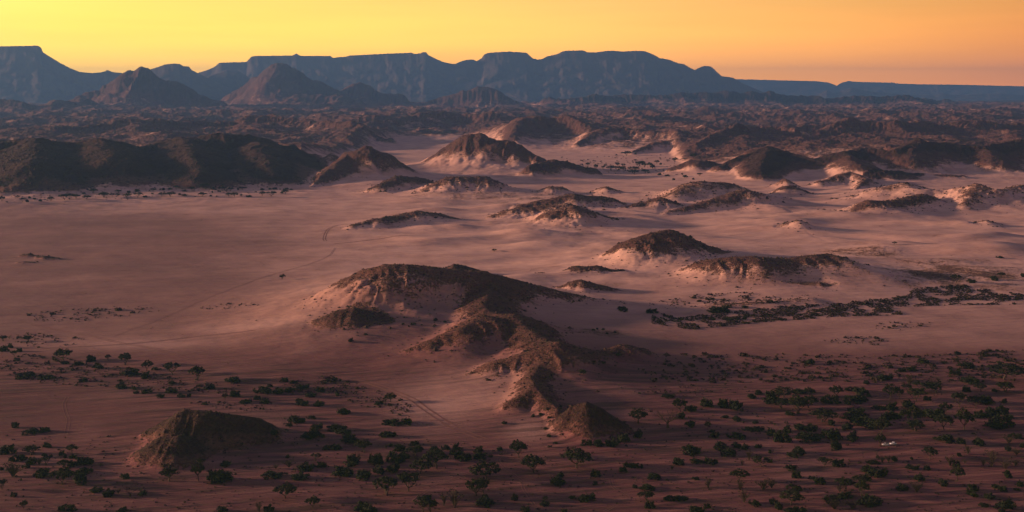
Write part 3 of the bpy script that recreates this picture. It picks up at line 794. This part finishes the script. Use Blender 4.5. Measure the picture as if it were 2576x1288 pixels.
# bottom, left of centre
batch(644, 966, """B70,85,150,90 B140,30,60,40 B220,95,110,70 B330,75,100,60 B460,45,130,60 B650,75,115,60 B525,130,150,50 B470,220,160,60 B445,175,90,40 B630,220,120,60 B100,190,105,65
B20,155,80,50 B820,115,65,50 T1350,180,105,85 B1240,205,100,35 B855,300,175,70 B400,385,140,100 B455,390,80,50 B555,345,80,40 B335,425,70,35 B190,515,130,65 B600,460,120,80
B555,540,190,100 B830,465,200,75 B890,500,130,60 B960,580,200,90 T1090,690,140,120 B790,655,130,65 B700,660,65,45 T600,775,100,75 B1340,400,130,45 B1475,400,170,45
B1305,525,130,70 B1390,525,90,45 B310,740,60,30 S330,835,120,55 B490,865,180,85 B655,840,110,60 S200,850,70,40 B180,935,200,80 B430,955,180,80 B990,810,210,110 B1210,800,150,130
B1365,625,65,35 B1455,665,125,75 S1310,650,35,35 B1600,615,110,45 B1420,785,150,110 T1610,740,160,120 B1500,740,120,60 B1780,690,130,85 B1910,655,80,65 B2010,660,75,75
B1990,710,90,60 B2095,760,150,90 B2250,745,170,70 B2240,690,90,65 B2455,665,70,50 T1820,850,210,170 T1650,905,190,140 B865,925,210,100 B1100,940,200,100 B1250,895,140,90
B1390,890,160,110 T295,1150,195,145 T570,1245,130,110 T1305,1110,220,165 T1535,1080,235,165 T2320,960,280,165 T2220,1125,180,165 T2290,1100,130,140 B2300,1215,220,85
B2300,1150,80,55 T1680,1287,180,140 T1760,1287,150,120 B1725,1140,90,35 S1890,1225,80,130 S2000,1230,150,145 B1080,1287,250,100 B120,1287,110,90 S30,1287,70,90 B2495,400,60,30""")
# bottom left
batch(0, 966, """B1200,40,150,45 B1345,55,50,40 B1470,85,110,45 B1365,95,60,35 B1620,135,85,50 B1720,85,140,60 B1830,130,80,35 B1905,130,55,45 B2110,50,110,60 T2270,165,55,70 B2360,125,100,80
B2475,190,130,50 B155,435,90,70 B315,490,160,55 B450,485,115,55 B80,695,160,100 B465,640,95,55 T310,715,150,90 T725,705,100,90 B725,745,85,40 B620,715,60,50 B660,745,50,50
B450,725,60,35 B515,740,45,35 B225,755,90,60 B155,775,120,70 B310,810,120,85 S395,810,80,60 T465,815,90,80 T640,840,110,75 B720,830,80,60 B835,810,200,70 B20,865,50,40
S130,930,180,120 B430,930,190,105 T625,1010,190,165 B820,910,190,90 B795,990,140,110 S1010,830,50,35 B1260,945,105,60 T1695,980,170,130 T2000,975,120,170 T2020,830,90,70
B2290,815,140,55 B2180,980,200,150 B2300,960,130,100 T20,1060,110,90 B145,1130,50,50 B960,1085,140,40 B1080,1130,130,85 S1190,1100,60,40 D1310,1130,170,95 B1430,1115,80,50
T240,1260,70,85 B660,1275,130,75 D740,1250,30,70 B1215,1287,130,40 B2225,1287,130,65 B280,845,60,50 S230,850,60,35""")
# left, under the sunlit sand
batch(0, 644, """T35,855,90,55 T280,865,105,65 B35,960,80,85 B95,925,70,50 B195,965,60,50 T145,1010,70,55 B175,1055,50,40 T640,1050,150,115 B925,1060,110,80 B635,1085,100,30 T1260,1095,140,115
T1090,1050,55,55 B970,1130,120,55 B800,1095,110,40 T1475,1155,100,95 B1460,1230,105,75 B1340,1200,160,85 B1240,1190,70,45 T1735,1195,150,115 T1985,1245,140,130 B2345,1265,160,70
B265,1215,160,55 B470,1230,130,50 B840,1260,90,50 B1570,1145,90,40 B1725,1287,90,40""")
# on the big hill and the plain round it
batch(644, 644, """T265,235,55,48 B1485,690,40,22 B1585,690,45,25 B1800,650,55,30 B1895,670,45,25 B1105,795,40,28 B950,860,70,40 B1665,695,30,12 B290,1260,90,50 B380,1280,80,40""")
batch(644, 335.4, "T2400,1188,45,26")
batch(1288, 644, """B820,750,40,22 B860,738,36,22 B915,742,34,22 B960,785,40,20 B1040,772,50,18 B2060,560,200,40 B2150,560,80,25 B1410,570,130,30 B1105,545,120,45 B2020,645,55,30 B2180,645,90,35
B2345,635,70,25 B2180,520,60,35 B2350,520,70,30 B1070,1000,60,30 B915,1080,60,25 B825,1070,40,25 B705,1170,80,35""")
batch(1932, 644, """B2335,20,80,25 T1900,270,95,80 B2040,265,100,35 B2270,240,90,50 T2345,215,70,50 B2560,210,60,50 D1015,185,30,35 B1915,990,70,40 B440,1090,125,65 B1560,1075,135,55 B2000,1115,170,55
B1345,1165,100,40 B1430,1150,120,35 T2370,1240,300,125 B1890,1195,130,60 B2040,1275,190,65 B1170,1240,150,70 B995,1287,70,40 S1420,1287,140,70""")
batch(1932, 335.4, "T1272,1115,45,26")
# far riverbed under the left massif
batch(0, 335.4, """T20,690,50,60 T225,690,60,40 B270,690,40,30 T515,680,60,40 T650,670,110,55 T700,665,80,60 T760,655,80,40 B345,665,40,20 B410,685,40,25 T870,665,80,40 T1045,645,100,40 T1130,635,60,30
T1185,635,40,30 T1280,650,80,45 T1385,645,75,50 B1465,645,50,25 T1625,635,70,40 T1715,635,85,40 B1805,620,35,20 B1850,630,40,25 T1930,590,50,50 B1855,585,40,20 T2035,635,75,40 B2120,635,25,25
B2135,600,25,25 T2235,580,90,30 T2320,580,60,35 B2390,570,30,25 T2440,570,50,30 T2300,635,70,35 T2360,640,70,45 B2500,640,60,25 B1710,565,50,25 B1380,585,50,30 B1300,600,40,30 T1190,600,60,30
B840,610,30,20 T935,600,80,20 T1540,585,60,30 B1650,570,50,25 T1780,555,60,20 T2060,550,90,25 B2140,555,40,20 B300,655,35,25 T175,650,50,25""", 'river')
batch(644, 335.4, "B60,570,40,25 B140,565,30,20 B185,565,40,25 T60,630,60,45 T150,635,90,50 T290,615,60,50 B265,605,40,25 B355,570,30,20 T450,520,28,18 T300,580,60,25", 'river')
batch(1288, 335.4, """T845,365,40,50 T915,360,40,30 T1000,375,80,50 T1060,380,80,50 T1120,390,60,60 T1120,335,45,30 T1065,330,50,35 T1215,395,110,60 T1275,345,80,60 T1310,310,60,30 T1390,345,50,50
T1455,305,50,35 T1640,290,60,45 T1740,265,35,20 T1570,285,40,20 T1830,255,60,50 T1150,225,90,30 B1245,212,30,18 B1050,222,25,18 B940,325,35,20 T765,330,45,35 T1230,415,90,25 T1340,400,70,25
B1420,340,60,25 B1480,420,50,25 B1630,470,40,25 B1560,430,60,20 B1500,315,40,25 T1330,340,60,40 T1890,430,60,25 B1740,440,60,25 B1820,465,40,20""", 'oasis')

ONES = ['', 'second', 'third', 'fourth', 'fifth', 'sixth', 'seventh', 'eighth', 'ninth', 'tenth', 'eleventh', 'twelfth', 'thirteenth', 'fourteenth', 'fifteenth',
        'sixteenth', 'seventeenth', 'eighteenth', 'nineteenth']
def ordinal(k):
    n = k + 1
    if n < 20: return ONES[n - 1] + ' ' if n > 1 else ''
    if n >= 100: return 'hundred-and-' + (ordinal(n - 101) if n > 101 else 'first ') if n > 100 else 'hundredth '
    tens = ['', '', 'twent', 'thirt', 'fort', 'fift', 'sixt', 'sevent', 'eight', 'ninet'][n // 10]
    return tens + ('ieth ' if n % 10 == 0 else 'y-' + ('first' if n % 10 == 1 else ONES[n % 10 - 1]) + ' ')
MARKS = [(2237, 1117, 'the two parked white cars'), (1480, 1070, 'the pyramid-shaped knoll'), (510, 1110, 'the dark knoll at lower left'), (0, 1288, 'the bottom left corner'),
         (2576, 1288, 'the bottom right corner'), (1288, 1288, 'the middle of the bottom edge'), (1000, 760, 'the big central hill'), (1930, 660, 'the long flat-topped hill'),
         (1100, 1050, 'the curving sand track'), (60, 870, 'the sunlit sand at left'), (2576, 900, 'the right edge'), (2000, 790, 'the dense scrub belt'), (1700, 930, 'the low brown dune'),
         (1930, 1000, 'the thicket right of the pyramid knoll'), (700, 1288, 'the bottom edge at left'), (1930, 1288, 'the bottom edge at right'), (900, 1180, 'the dense bushes below centre-left'),
         (400, 930, 'the dark scrub left of centre')]
slots = {}
for rec in PLANTS:
    root, kind, vx, vy, vw, zone = rec
    if zone:
        slots.setdefault((kind, zone, ''), []).append((vx, rec)); continue
    j = min(range(len(MARKS)), key=lambda i: (MARKS[i][0] - vx) ** 2 + ((MARKS[i][1] - vy) * 1.6) ** 2)
    dx, dy = vx - MARKS[j][0], (vy - MARKS[j][1]) * 1.6
    side = ('right of' if dx > 0 else 'left of') if abs(dx) > abs(dy) else ('below' if dy > 0 else 'above')
    slots.setdefault((kind, j, side), []).append((math.hypot(dx, dy), rec))
GROUPS = {'T': 'thorn trees scattered on the desert floor', 'B': 'bushes scattered on the desert floor', 'S': 'twiggy shrubs on the desert floor', 'D': 'dead trees on the desert floor'}
for (kind, j, side), lst in slots.items():
    lst.sort(key=lambda e: e[0])
    for k, (_d, rec) in enumerate(lst):
        o = rec[0]
        if isinstance(j, str):
            o.name = 'riverbed_tree' if kind == 'T' else 'riverbed_bush'
            place = 'far riverbed below the dark left massif' if j == 'river' else 'far oasis flat right of centre'
            lab = f"{ordinal(k) if k else 'leftmost '}{'tiny dark tree' if kind == 'T' else 'tiny dark bush'} {'from the left ' if k else ''}in the {place}"
            prop(o, lab, CAT[kind], 'tiny trees in the far riverbed' if j == 'river' else 'tiny trees of the far oasis')
        else:
            size = 'large ' if rec[4] > 40 else ('small ' if rec[4] < 20 else '')
            prop(o, f"{size}{WORDS[kind]}, {ordinal(k)}nearest {side} {MARKS[j][2]}", CAT[kind], GROUPS[kind])

# ------------------------------------------------------------------ low scrub mounds
PATCH = [  # picture-space outlines of scrub patches: points, how many, size of a mound, phrase
    ([(40,800),(60,790),(200,776),(330,770),(405,778),(395,790),(300,797),(180,812),(60,806)], 190, 5.5, 'in the long left scrub strip'),
    ([(485,776),(560,764),(660,760),(670,768),(560,780)], 60, 4, 'in the thin scrub strip left of the big hill'),
    ([(20,845),(90,838),(210,850),(215,862),(120,880),(20,880)], 80, 6, 'beside the sunlit sand at the left'),
    ([(0,900),(60,892),(180,900),(330,930),(520,960),(620,968),(560,990),(420,985),(250,975),(100,965),(0,940)], 620, 6, 'on the dark scrub flat at the left'),
    ([(700,955),(830,945),(960,985),(1035,1020),(1030,1050),(930,1030),(850,1000),(720,990)], 330, 6, 'by the curving sand track'),
    ([(450,1010),(560,1005),(700,1010),(690,1040),(560,1030)], 70, 6, 'above the dark knoll at lower left'),
    ([(1650,758),(1760,738),(1880,736),(1985,752),(1960,764),(1800,766),(1690,764)], 200, 6, 'in the upper scrub belt right of the big hill'),
    ([(1640,780),(1700,800),(1800,790),(1950,772),(2100,764),(2280,745),(2300,726),(2420,718),(2576,742),(2576,766),(2400,768),(2270,772),(2270,792),(2100,798),(1900,812),(1740,830),(1640,815)], 5200, 5.0, 'in the dense dark scrub belt at the right'),
    ([(2060,858),(2150,842),(2240,858),(2200,872),(2080,862)], 60, 6, 'in the small scrub patch on the right-hand sand'),
    ([(2180,818),(2260,806),(2340,812),(2280,832),(2200,828)], 40, 6, 'in the upper small right-hand scrub patch'),
    ([(1600,930),(1720,893),(1900,890),(2200,895),(2576,880),(2576,960),(2300,965),(2000,960),(1800,965),(1640,960)], 950, 8, 'on the stony flat right of the low brown dune'),
    ([(1560,985),(1700,965),(1850,965),(1900,985),(1700,1000)], 90, 5, 'on the stony flat above the thicket'),
    ([(1110,940),(1250,905),(1400,900),(1480,930),(1400,990),(1300,1010)], 60, 5, 'on the stony ridge above the pyramid knoll'),
    ([(900,800),(1100,740),(1400,790),(1500,840),(1200,890),(1000,880)], 60, 5, 'on the slopes of the big hill'),
    ([(0,480),(200,470),(700,462),(760,475),(600,497),(200,505),(0,510)], 150, 4.5, 'in the far riverbed'),
    ([(1400,395),(1700,390),(1720,440),(1560,440),(1420,412)], 150, 4.5, 'in the far oasis'),
    ([(0,1090),(300,1100),(700,1060),(1000,1080),(1250,1130),(1700,1020),(2576,970),(2576,1288),(0,1288)], 1700, 5.4, 'on the open wash along the bottom'),
]
def in_poly(x, y, poly):
    c = False
    j = len(poly) - 1
    for i in range(len(poly)):
        xi, yi = poly[i]; xj, yj = poly[j]
        if (yi > y) != (yj > y) and x < (xj - xi) * (y - yi) / (yj - yi) + xi: c = not c
        j = i
    return c
TUS = [make_data('tussock', tussock_mesh(s), LEAF_T) for s in range(41, 47)]
small_t = [np.array(tussock_mesh(60 + s, 13)[0]) for s in range(8)]
mounds = []
for poly, count, size, phrase in PATCH:
    xs = [p[0] for p in poly]; ys = [p[1] for p in poly]
    n = 0; tries = 0
    while n < count and tries < count * 30:
        tries += 1
        x = rng.uniform(min(xs), max(xs)); y = rng.uniform(min(ys), max(ys))
        if not in_poly(x, y, poly) or perlin(np.array([x / 38.0]), np.array([y / 13.0]), 7)[0] < -.25: continue
        n += 1
        mounds.append((size * rng.lognormvariate(0, .38), x, y, phrase))
mounds.sort(key=lambda m: -m[0])
SV, SF = [], []
in_patch = {}
for i, (vs, vx, vy, phrase) in enumerate(mounds):
    p = ground_at(vx, vy)
    s = vs / (F / p.y) * .5
    if sum(map(len, in_patch.values())) < 290 and 'open wash' not in phrase:
        o = link(bpy.data.objects.new('scrub_mound', TUS[i % 6]))
        o.location = p; o.rotation_euler = (0, 0, rng.uniform(0, 6.28)); o.scale = (s * rng.uniform(.9, 1.4), s, s * rng.uniform(.8, 1.1))
        in_patch.setdefault(phrase, []).append((vx, o))
    else:
        a = rng.uniform(0, 6.28); ca, sa = math.cos(a) * s, math.sin(a) * s
        t = small_t[i % 8]
        base = len(SV)
        wx = t[:, 0] * ca - t[:, 1] * sa; wy = t[:, 0] * sa + t[:, 1] * ca
        SV.extend(zip((wx + p.x).tolist(), (wy + p.y).tolist(), (t[:, 2] * s * 1.1 + p.z).tolist()))
        SF.extend((base + k, base + k + 1, base + k + 2, base + k + 3) for k in range(0, len(t), 4))
for phrase, lst in in_patch.items():
    lst.sort(key=lambda e: e[0])
    for k, (_x, o) in enumerate(lst):
        prop(o, f"{ordinal(k) + 'scrub mound from left' if k else 'leftmost scrub mound'} {phrase}", 'scrub', f'scrub mounds {phrase}')
scr = mesh_obj('scrub_ground_cover', SV, SF, LEAF_T)
prop(scr, 'countless small dark scrub tufts dotting the sand', kind='stuff')

# ------------------------------------------------------------------ fallen stones on and round the near hills
nrg = np.random.default_rng(5)
wgt = (sstep(.0, .06, CORE) * (.35 + np.clip(ROCK, 0, 1)) * (Yg < 3300) * (np.abs(us)[None, :] < .5) * (Yg ** 1.2)).ravel()
pick = nrg.choice(NR * NC, 20000, p=wgt / wgt.sum())
octv = np.array([(1, 0, 0), (0, 1, 0), (-1, 0, 0), (0, -1, 0), (0, 0, 1), (0, 0, -.6)])
octf = np.array([(0, 1, 4), (1, 2, 4), (2, 3, 4), (3, 0, 4), (1, 0, 5), (2, 1, 5), (3, 2, 5), (0, 3, 5)])
ns = len(pick)
sc = nrg.lognormal(-.35, .55, ns).clip(.25, 3.2) * (.6 + Yg.ravel()[pick] / 2600)
shape = octv[None] * nrg.uniform(.6, 1.25, (ns, 6, 1)) * sc[:, None, None] * np.array([1.1, 1.0, .75])
pos = CO[pick].astype(float) + np.stack([nrg.uniform(-2.5, 2.5, ns), nrg.uniform(-2.5, 2.5, ns), 0 * sc], -1)
pos[:, 2] = [height_at(a, b) for a, b in pos[:, :2]]
SVt = (shape + pos[:, None, :]).reshape(-1, 3)
SFt = (octf[None] + 6 * np.arange(ns)[:, None, None]).reshape(-1, 3)
STONE, stn, stb = new_mat('weathered_stone', .95)
sn = noise(stn, stn.nodes.new('ShaderNodeNewGeometry').outputs['Position'], .5, 3)
stn.links.new(mix(stn, maprange(stn, sn, .3, .7), (.010, .007, .007), (.058, .034, .030)), stb.inputs['Base Color'])
prop(mesh_obj('rubble', SVt.tolist(), SFt.tolist(), STONE), 'countless dark fallen stones over the near hills', kind='stuff')

# ------------------------------------------------------------------ wheel tracks in the sand
TRK, tnt, tb = new_mat('pressed_sand', .95)
tn = noise(tnt, tnt.nodes.new('ShaderNodeNewGeometry').outputs['Position'], .15, 4)
tnt.links.new(mix(tnt, tn, (.14, .064, .055), (.21, .10, .084)), tb.inputs['Base Color'])
TRK2, tnt, tb = new_mat('pale_pressed_sand', .95)
tn = noise(tnt, tnt.nodes.new('ShaderNodeNewGeometry').outputs['Position'], .15, 4)
tnt.links.new(mix(tnt, tn, (.13, .058, .05), (.19, .088, .075)), tb.inputs['Base Color'])
TRK3, tnt, tb = new_mat('faint_pressed_sand', .95)
tn = noise(tnt, tnt.nodes.new('ShaderNodeNewGeometry').outputs['Position'], .15, 4)
tnt.links.new(mix(tnt, tn, (.17, .082, .072), (.25, .13, .11)), tb.inputs['Base Color'])
def track(label, pts, width=.5, gauge=1.7, mat=None):
    W3 = [ground_at(*p) for p in pts]
    fine = []
    for i in range(len(W3) - 1):
        p0 = W3[max(i - 1, 0)]; p1 = W3[i]; p2 = W3[i + 1]; p3 = W3[min(i + 2, len(W3) - 1)]
        n = max(2, int((p2 - p1).length / 3.0))
        for k in range(n):
            t = k / n
            q = .5 * ((2 * p1) + (p2 - p0) * t + (2 * p0 - 5 * p1 + 4 * p2 - p3) * t * t + (3 * p1 - p0 - 3 * p2 + p3) * t ** 3)
            fine.append(q)
    fine.append(W3[-1])
    root = empty('wheel_track', fine[0])
    prop(root, label, kind='structure')
    for side in (-1, 1):
        V, Fc = [], []
        for i, q in enumerate(fine):
            d = fine[min(i + 1, len(fine) - 1)] - fine[max(i - 1, 0)]
            nrm = Vector((-d.y, d.x, 0)).normalized()
            wob = 1 + .25 * math.sin(i * .7 + side)
            for e in (-.5, .5):
                c = q + nrm * (side * gauge / 2 + e * width * wob)
                V.append((c.x - fine[0].x, c.y - fine[0].y, max(height_at(c.x, c.y), q.z - 2) + .09 - fine[0].z))
        for i in range(len(fine) - 1):
            Fc.append((2 * i, 2 * i + 1, 2 * i + 3, 2 * i + 2))
        mesh_obj('rut', V, Fc, mat or TRK, root)
track('wide curving wheel track right of the bottom centre dunes', [(925,962),(981,981),(1034,1003),(1069,1028),(1106,1053),(1156,1081),(1219,1106)], 1.6, 5.0)
track('wheel track running down right across the left plain', [(50,808),(137,829),(225,844),(287,859),(320,866),(387,876),(462,901),(525,916),(644,930),(800,942),(925,962)], 1.0, 3.2)
track('wheel track along the sunlit sand crest at left', [(100,878),(220,871),(320,865),(500,846),(644,830)], .8, 2.4)
track('long wheel track crossing the wide left plain', [(844,623),(826,644),(779,664),(644,704),(537,744),(475,771),(375,814),(292,844)], .6, 2.2, TRK3)
track('bent wheel track at the edge of the far dunes', [(944,558),(869,564),(829,575),(816,598),(819,606)], 1.6, 4)
track('faint straight track on the far plain', [(839,613),(919,605),(1024,592)], 1.4, 3)
track('short winding wheel track on bare red sand at left', [(170,998),(161,1016),(165,1038),(172,1058),(165,1093)], .5, 2.4, TRK2)
track('short wheel track right of the dark lower left knoll', [(686,1026),(700,1040),(711,1056),(715,1071)], .5, 1.9, TRK2)
track('winding wheel track below the pyramid knoll', [(1266,1126),(1271,1138),(1254,1156),(1264,1171),(1288,1191),(1315,1211),(1315,1226),(1328,1246),(1345,1273)], .45, 1.8, TRK2)
track('wheel track curving at the bottom right of centre', [(1535,1206),(1543,1226),(1563,1238),(1583,1256),(1550,1271),(1520,1287)], .45, 1.8, TRK2)
track('wheel tracks along the riverbank at the bottom left', [(0,1252),(250,1253),(450,1251),(644,1233),(894,1232),(1064,1228)], .7, 3.5)
track('wheel track slanting up below the big trees', [(1040,1260),(1064,1241),(1106,1218),(1181,1191),(1206,1173)], .5, 1.9)
track('track past the foot of the pyramid knoll', [(1288,1163),(1388,1143),(1488,1128),(1663,1113),(1932,1101),(2200,1088)], .6, 3.4)
track('faint track below the parked cars', [(1932,1150),(2057,1136),(2200,1124),(2320,1118),(2450,1100),(2576,1088)], .6, 2.2)

# ------------------------------------------------------------------ two parked cars
def plain_mat(name, c, rough=.5, metal=0.0):
    m, nt, b = new_mat(name, rough)
    n = noise(nt, nt.nodes.new('ShaderNodeNewGeometry').outputs['Position'], 1.5, 3)
    nt.links.new(mix(nt, n, tuple(.85 * q for q in c), c), b.inputs['Base Color'])
    b.inputs['Specular IOR Level'].default_value = .5
    b.inputs['Metallic'].default_value = metal
    return m
CARW = plain_mat('white_paint', (.78, .79, .82), .3)
GLASS = plain_mat('dark_glass', (.015, .018, .022), .08)
TYRE = plain_mat('tyre_rubber', (.02, .02, .02), .9)
RIM = plain_mat('wheel_rim', (.35, .35, .36), .35, .6)
LAMP = plain_mat('lamp_lens', (.75, .75, .7), .15)
TAIL = plain_mat('tail_lens', (.35, .02, .02), .2)
CARGO = plain_mat('roof_canvas', (.06, .055, .05), .9)
def loft(prof, halfw, name, mat, parent, tuck=None):
    """side profile polygon extruded across the car, with edges drawn in"""
    n = len(prof); V = []; Fc = []
    rings = [(-1, .92), (-.9, 1), (.9, 1), (1, .92)]
    cx = sum(p[0] for p in prof) / n; cz = sum(p[1] for p in prof) / n
    for yy, k in rings:
        for (x, z) in prof:
            w = halfw * (1 if tuck is None else tuck(z))
            V.append((cx + (x - cx) * (k if abs(yy) == 1 else 1), yy * w, cz + (z - cz) * (k if abs(yy) == 1 else 1)))
    for r in range(3):
        for i in range(n):
            j = (i + 1) % n
            Fc.append((r * n + i, r * n + j, (r + 1) * n + j, (r + 1) * n + i))
    Fc.append(tuple(range(n - 1, -1, -1))); Fc.append(tuple(3 * n + i for i in range(n)))
    return mesh_obj(name, V, Fc, mat, parent)
def disc(name, x, y, z, r, w, mat, parent, n=16):
    V, Fc = [], []
    for yy, k in ((-w / 2, .9), (-w / 2 * .8, 1), (w / 2 * .8, 1), (w / 2, .9)):
        for i in range(n):
            a = 2 * math.pi * i / n
            V.append((math.cos(a) * r * k, yy, math.sin(a) * r * k))
    for q in range(3):
        for i in range(n):
            j = (i + 1) % n
            Fc.append((q * n + i, q * n + j, (q + 1) * n + j, (q + 1) * n + i))
    Fc.append(tuple(range(n))); Fc.append(tuple(3 * n + n - 1 - i for i in range(n)))
    o = mesh_obj(name, V, Fc, mat, parent)
    o.location = (x, y, z)
    return o
def box(name, x0, x1, y0, y1, z0, z1, mat, parent):
    V = [(x, y, z) for x in (x0, x1) for y in (y0, y1) for z in (z0, z1)]
    return mesh_obj(name, V, [(0, 1, 3, 2), (4, 6, 7, 5), (0, 4, 5, 1), (2, 3, 7, 6), (0, 2, 6, 4), (1, 5, 7, 3)], mat, parent)
def car(vx, vy, rz, label, pickup):
    root = empty('parked_car', ground_at(vx, vy), rz)
    prop(root, label, 'car', 'white cars parked under the thorn tree')
    body = [(-2.35, .55), (-2.4, .95), (-2.3, 1.08), (-1.2, 1.18), (2.25, 1.2), (2.35, .9), (2.35, .5), (2.1, .42), (-2.2, .42)]
    loft(body, .93, 'body', CARW, root)
    end = 1.1 if pickup else 2.15
    tuck = lambda z: 1 - .14 * max(0, z - 1.15) / .7
    cab = [(-1.2, 1.16), (-.55, 1.72), (-.35, 1.8), (end - .1, 1.82), (end + .12, 1.17)]
    loft(cab, .88, 'cabin', CARW, root, tuck)
    for s in (-1, 1):
        for a, b2 in ((-.72, .1), (.2, min(1.0, end - .1)), (1.1, 1.95)):
            if b2 > end: continue
            y = s * .86
            V = [(a - (.22 if a < -.5 else 0), y, 1.22), (b2, y, 1.22), (b2, y * .93, 1.66), (a + (.18 if a < -.5 else 0), y * .93, 1.66)]
            V += [(q[0], q[1] + s * .02, q[2]) for q in V]
            mesh_obj('side_window', V, [(0, 1, 2, 3), (4, 5, 6, 7), (0, 1, 5, 4), (1, 2, 6, 5), (2, 3, 7, 6), (3, 0, 4, 7)], GLASS, root)
    ws = mesh_obj('windscreen', [(-1.16, -.78, 1.22), (-1.16, .78, 1.22), (-.6, .7, 1.71), (-.6, -.7, 1.71), (-1.2, -.78, 1.23), (-1.2, .78, 1.23), (-.64, .7, 1.72), (-.64, -.7, 1.72)],
                  [(0, 1, 2, 3), (4, 5, 6, 7), (0, 1, 5, 4), (1, 2, 6, 5), (2, 3, 7, 6), (3, 0, 4, 7)], GLASS, root)
    for x in (-1.5, 1.45):
        for s in (-1, 1):
            w = disc('wheel', x, s * .84, .38, .38, .26, TYRE, root)
            disc('rim', 0, s * .02, 0, .22, .27, RIM, w)
    for s in (-1, 1):
        box('headlight', -2.425, -2.33, s * .7 - .16, s * .7 + .16, .82, .98, LAMP, root)
        box('tail_light', 2.30, 2.37, s * .8 - .08, s * .8 + .08, .85, 1.1, TAIL, root)
    box('bumper', -2.5, -2.36, -.85, .85, .45, .68, TYRE, root)
    if pickup: box('cargo', 1.3, 2.2, -.75, .75, 1.19, 1.5, CARGO, root)
    else: box('roof_rack', -.2, 1.7, -.65, .65, 1.85, 2.0, CARGO, root)
    return root
car(2228, 1121, rad(4), 'white station car with dark windows parked nose-left under the thorn tree', False)
car(2247, 1118.5, rad(12), 'white pickup standing right of the other white car', True)

# ------------------------------------------------------------------ grazing animals
HIDE = plain_mat('dark_hide', (.045, .035, .032), .8)
def antelope_mesh():
    me = bpy.data.meshes.new('antelope')
    V = [(0, 0, 1.05), (.45, 0, 1.10), (.85, 0, 1.15), (1.15, 0, 1.25), (1.45, 0, 1.05), (1.72, 0, .78), (-.35, 0, 1.1), (-.62, 0, 1.05), (-.75, 0, .7),
         (.72, .16, .85), (.74, .17, .48), (.72, .17, .05), (.72, -.16, .85), (.82, -.17, .48), (.80, -.17, .05),
         (-.45, .17, .85), (-.55, .18, .48), (-.47, .18, .05), (-.45, -.17, .85), (-.50, -.18, .48), (-.40, -.18, .05), (1.35, 0, 1.3), (1.25, 0, 1.75)]
    E = [(0, 1), (1, 2), (2, 3), (3, 4), (4, 5), (0, 6), (6, 7), (7, 8), (2, 9), (9, 10), (10, 11), (2, 12), (12, 13), (13, 14), (6, 15), (15, 16), (16, 17), (6, 18), (18, 19), (19, 20), (4, 21), (21, 22)]
    Rr = [.30, .29, .28, .18, .13, .07, .29, .14, .03, .13, .06, .045, .13, .06, .045, .14, .06, .045, .14, .06, .045, .04, .015]
    me.from_pydata(V, E, [])
    o = bpy.data.objects.new('antelope', me)
    COL.objects.link(o)
    md = o.modifiers.new('skin', 'SKIN'); md.use_smooth_shade = True
    sk = me.skin_vertices[0].data if me.skin_vertices else None
    if sk is None:
        bm = bmesh.new(); bm.from_mesh(me); bm.verts.layers.skin.verify(); bm.to_mesh(me); bm.free()
        sk = me.skin_vertices[0].data
    for s, r in zip(sk, Rr): s.radius = (r, r)
    sk[0].use_root = True
    o.modifiers.new('sub', 'SUBSURF').levels = 1
    o.modifiers['sub'].render_levels = 1
    dg = bpy.context.evaluated_depsgraph_get()
    ev = bpy.data.meshes.new_from_object(o.evaluated_get(dg))
    bpy.data.objects.remove(o)
    ev.materials.clear(); ev.materials.append(HIDE)
    return ev
ANT = antelope_mesh()
for vx, vy, rz, lab in ((1796.5, 952, 200, 'dark grazing animal at the lower left of the small herd'), (1805.5, 946, 10, 'dark grazing animal second from left in the small herd'),
                        (1820.5, 944.5, 175, 'dark grazing animal in the middle of the small herd'), (1832, 942, 70, 'dark animal seen end-on below a scrub mound'), (1859, 947, 185, 'dark grazing animal alone at the right of the herd')):
    o = link(bpy.data.objects.new('antelope', ANT))
    o.location = ground_at(vx, vy); o.rotation_euler = (0, 0, rad(rz)); o.scale = (1.15, 1.15, 1.15)
    prop(o, lab, 'antelope', 'small herd grazing on the stony flat')
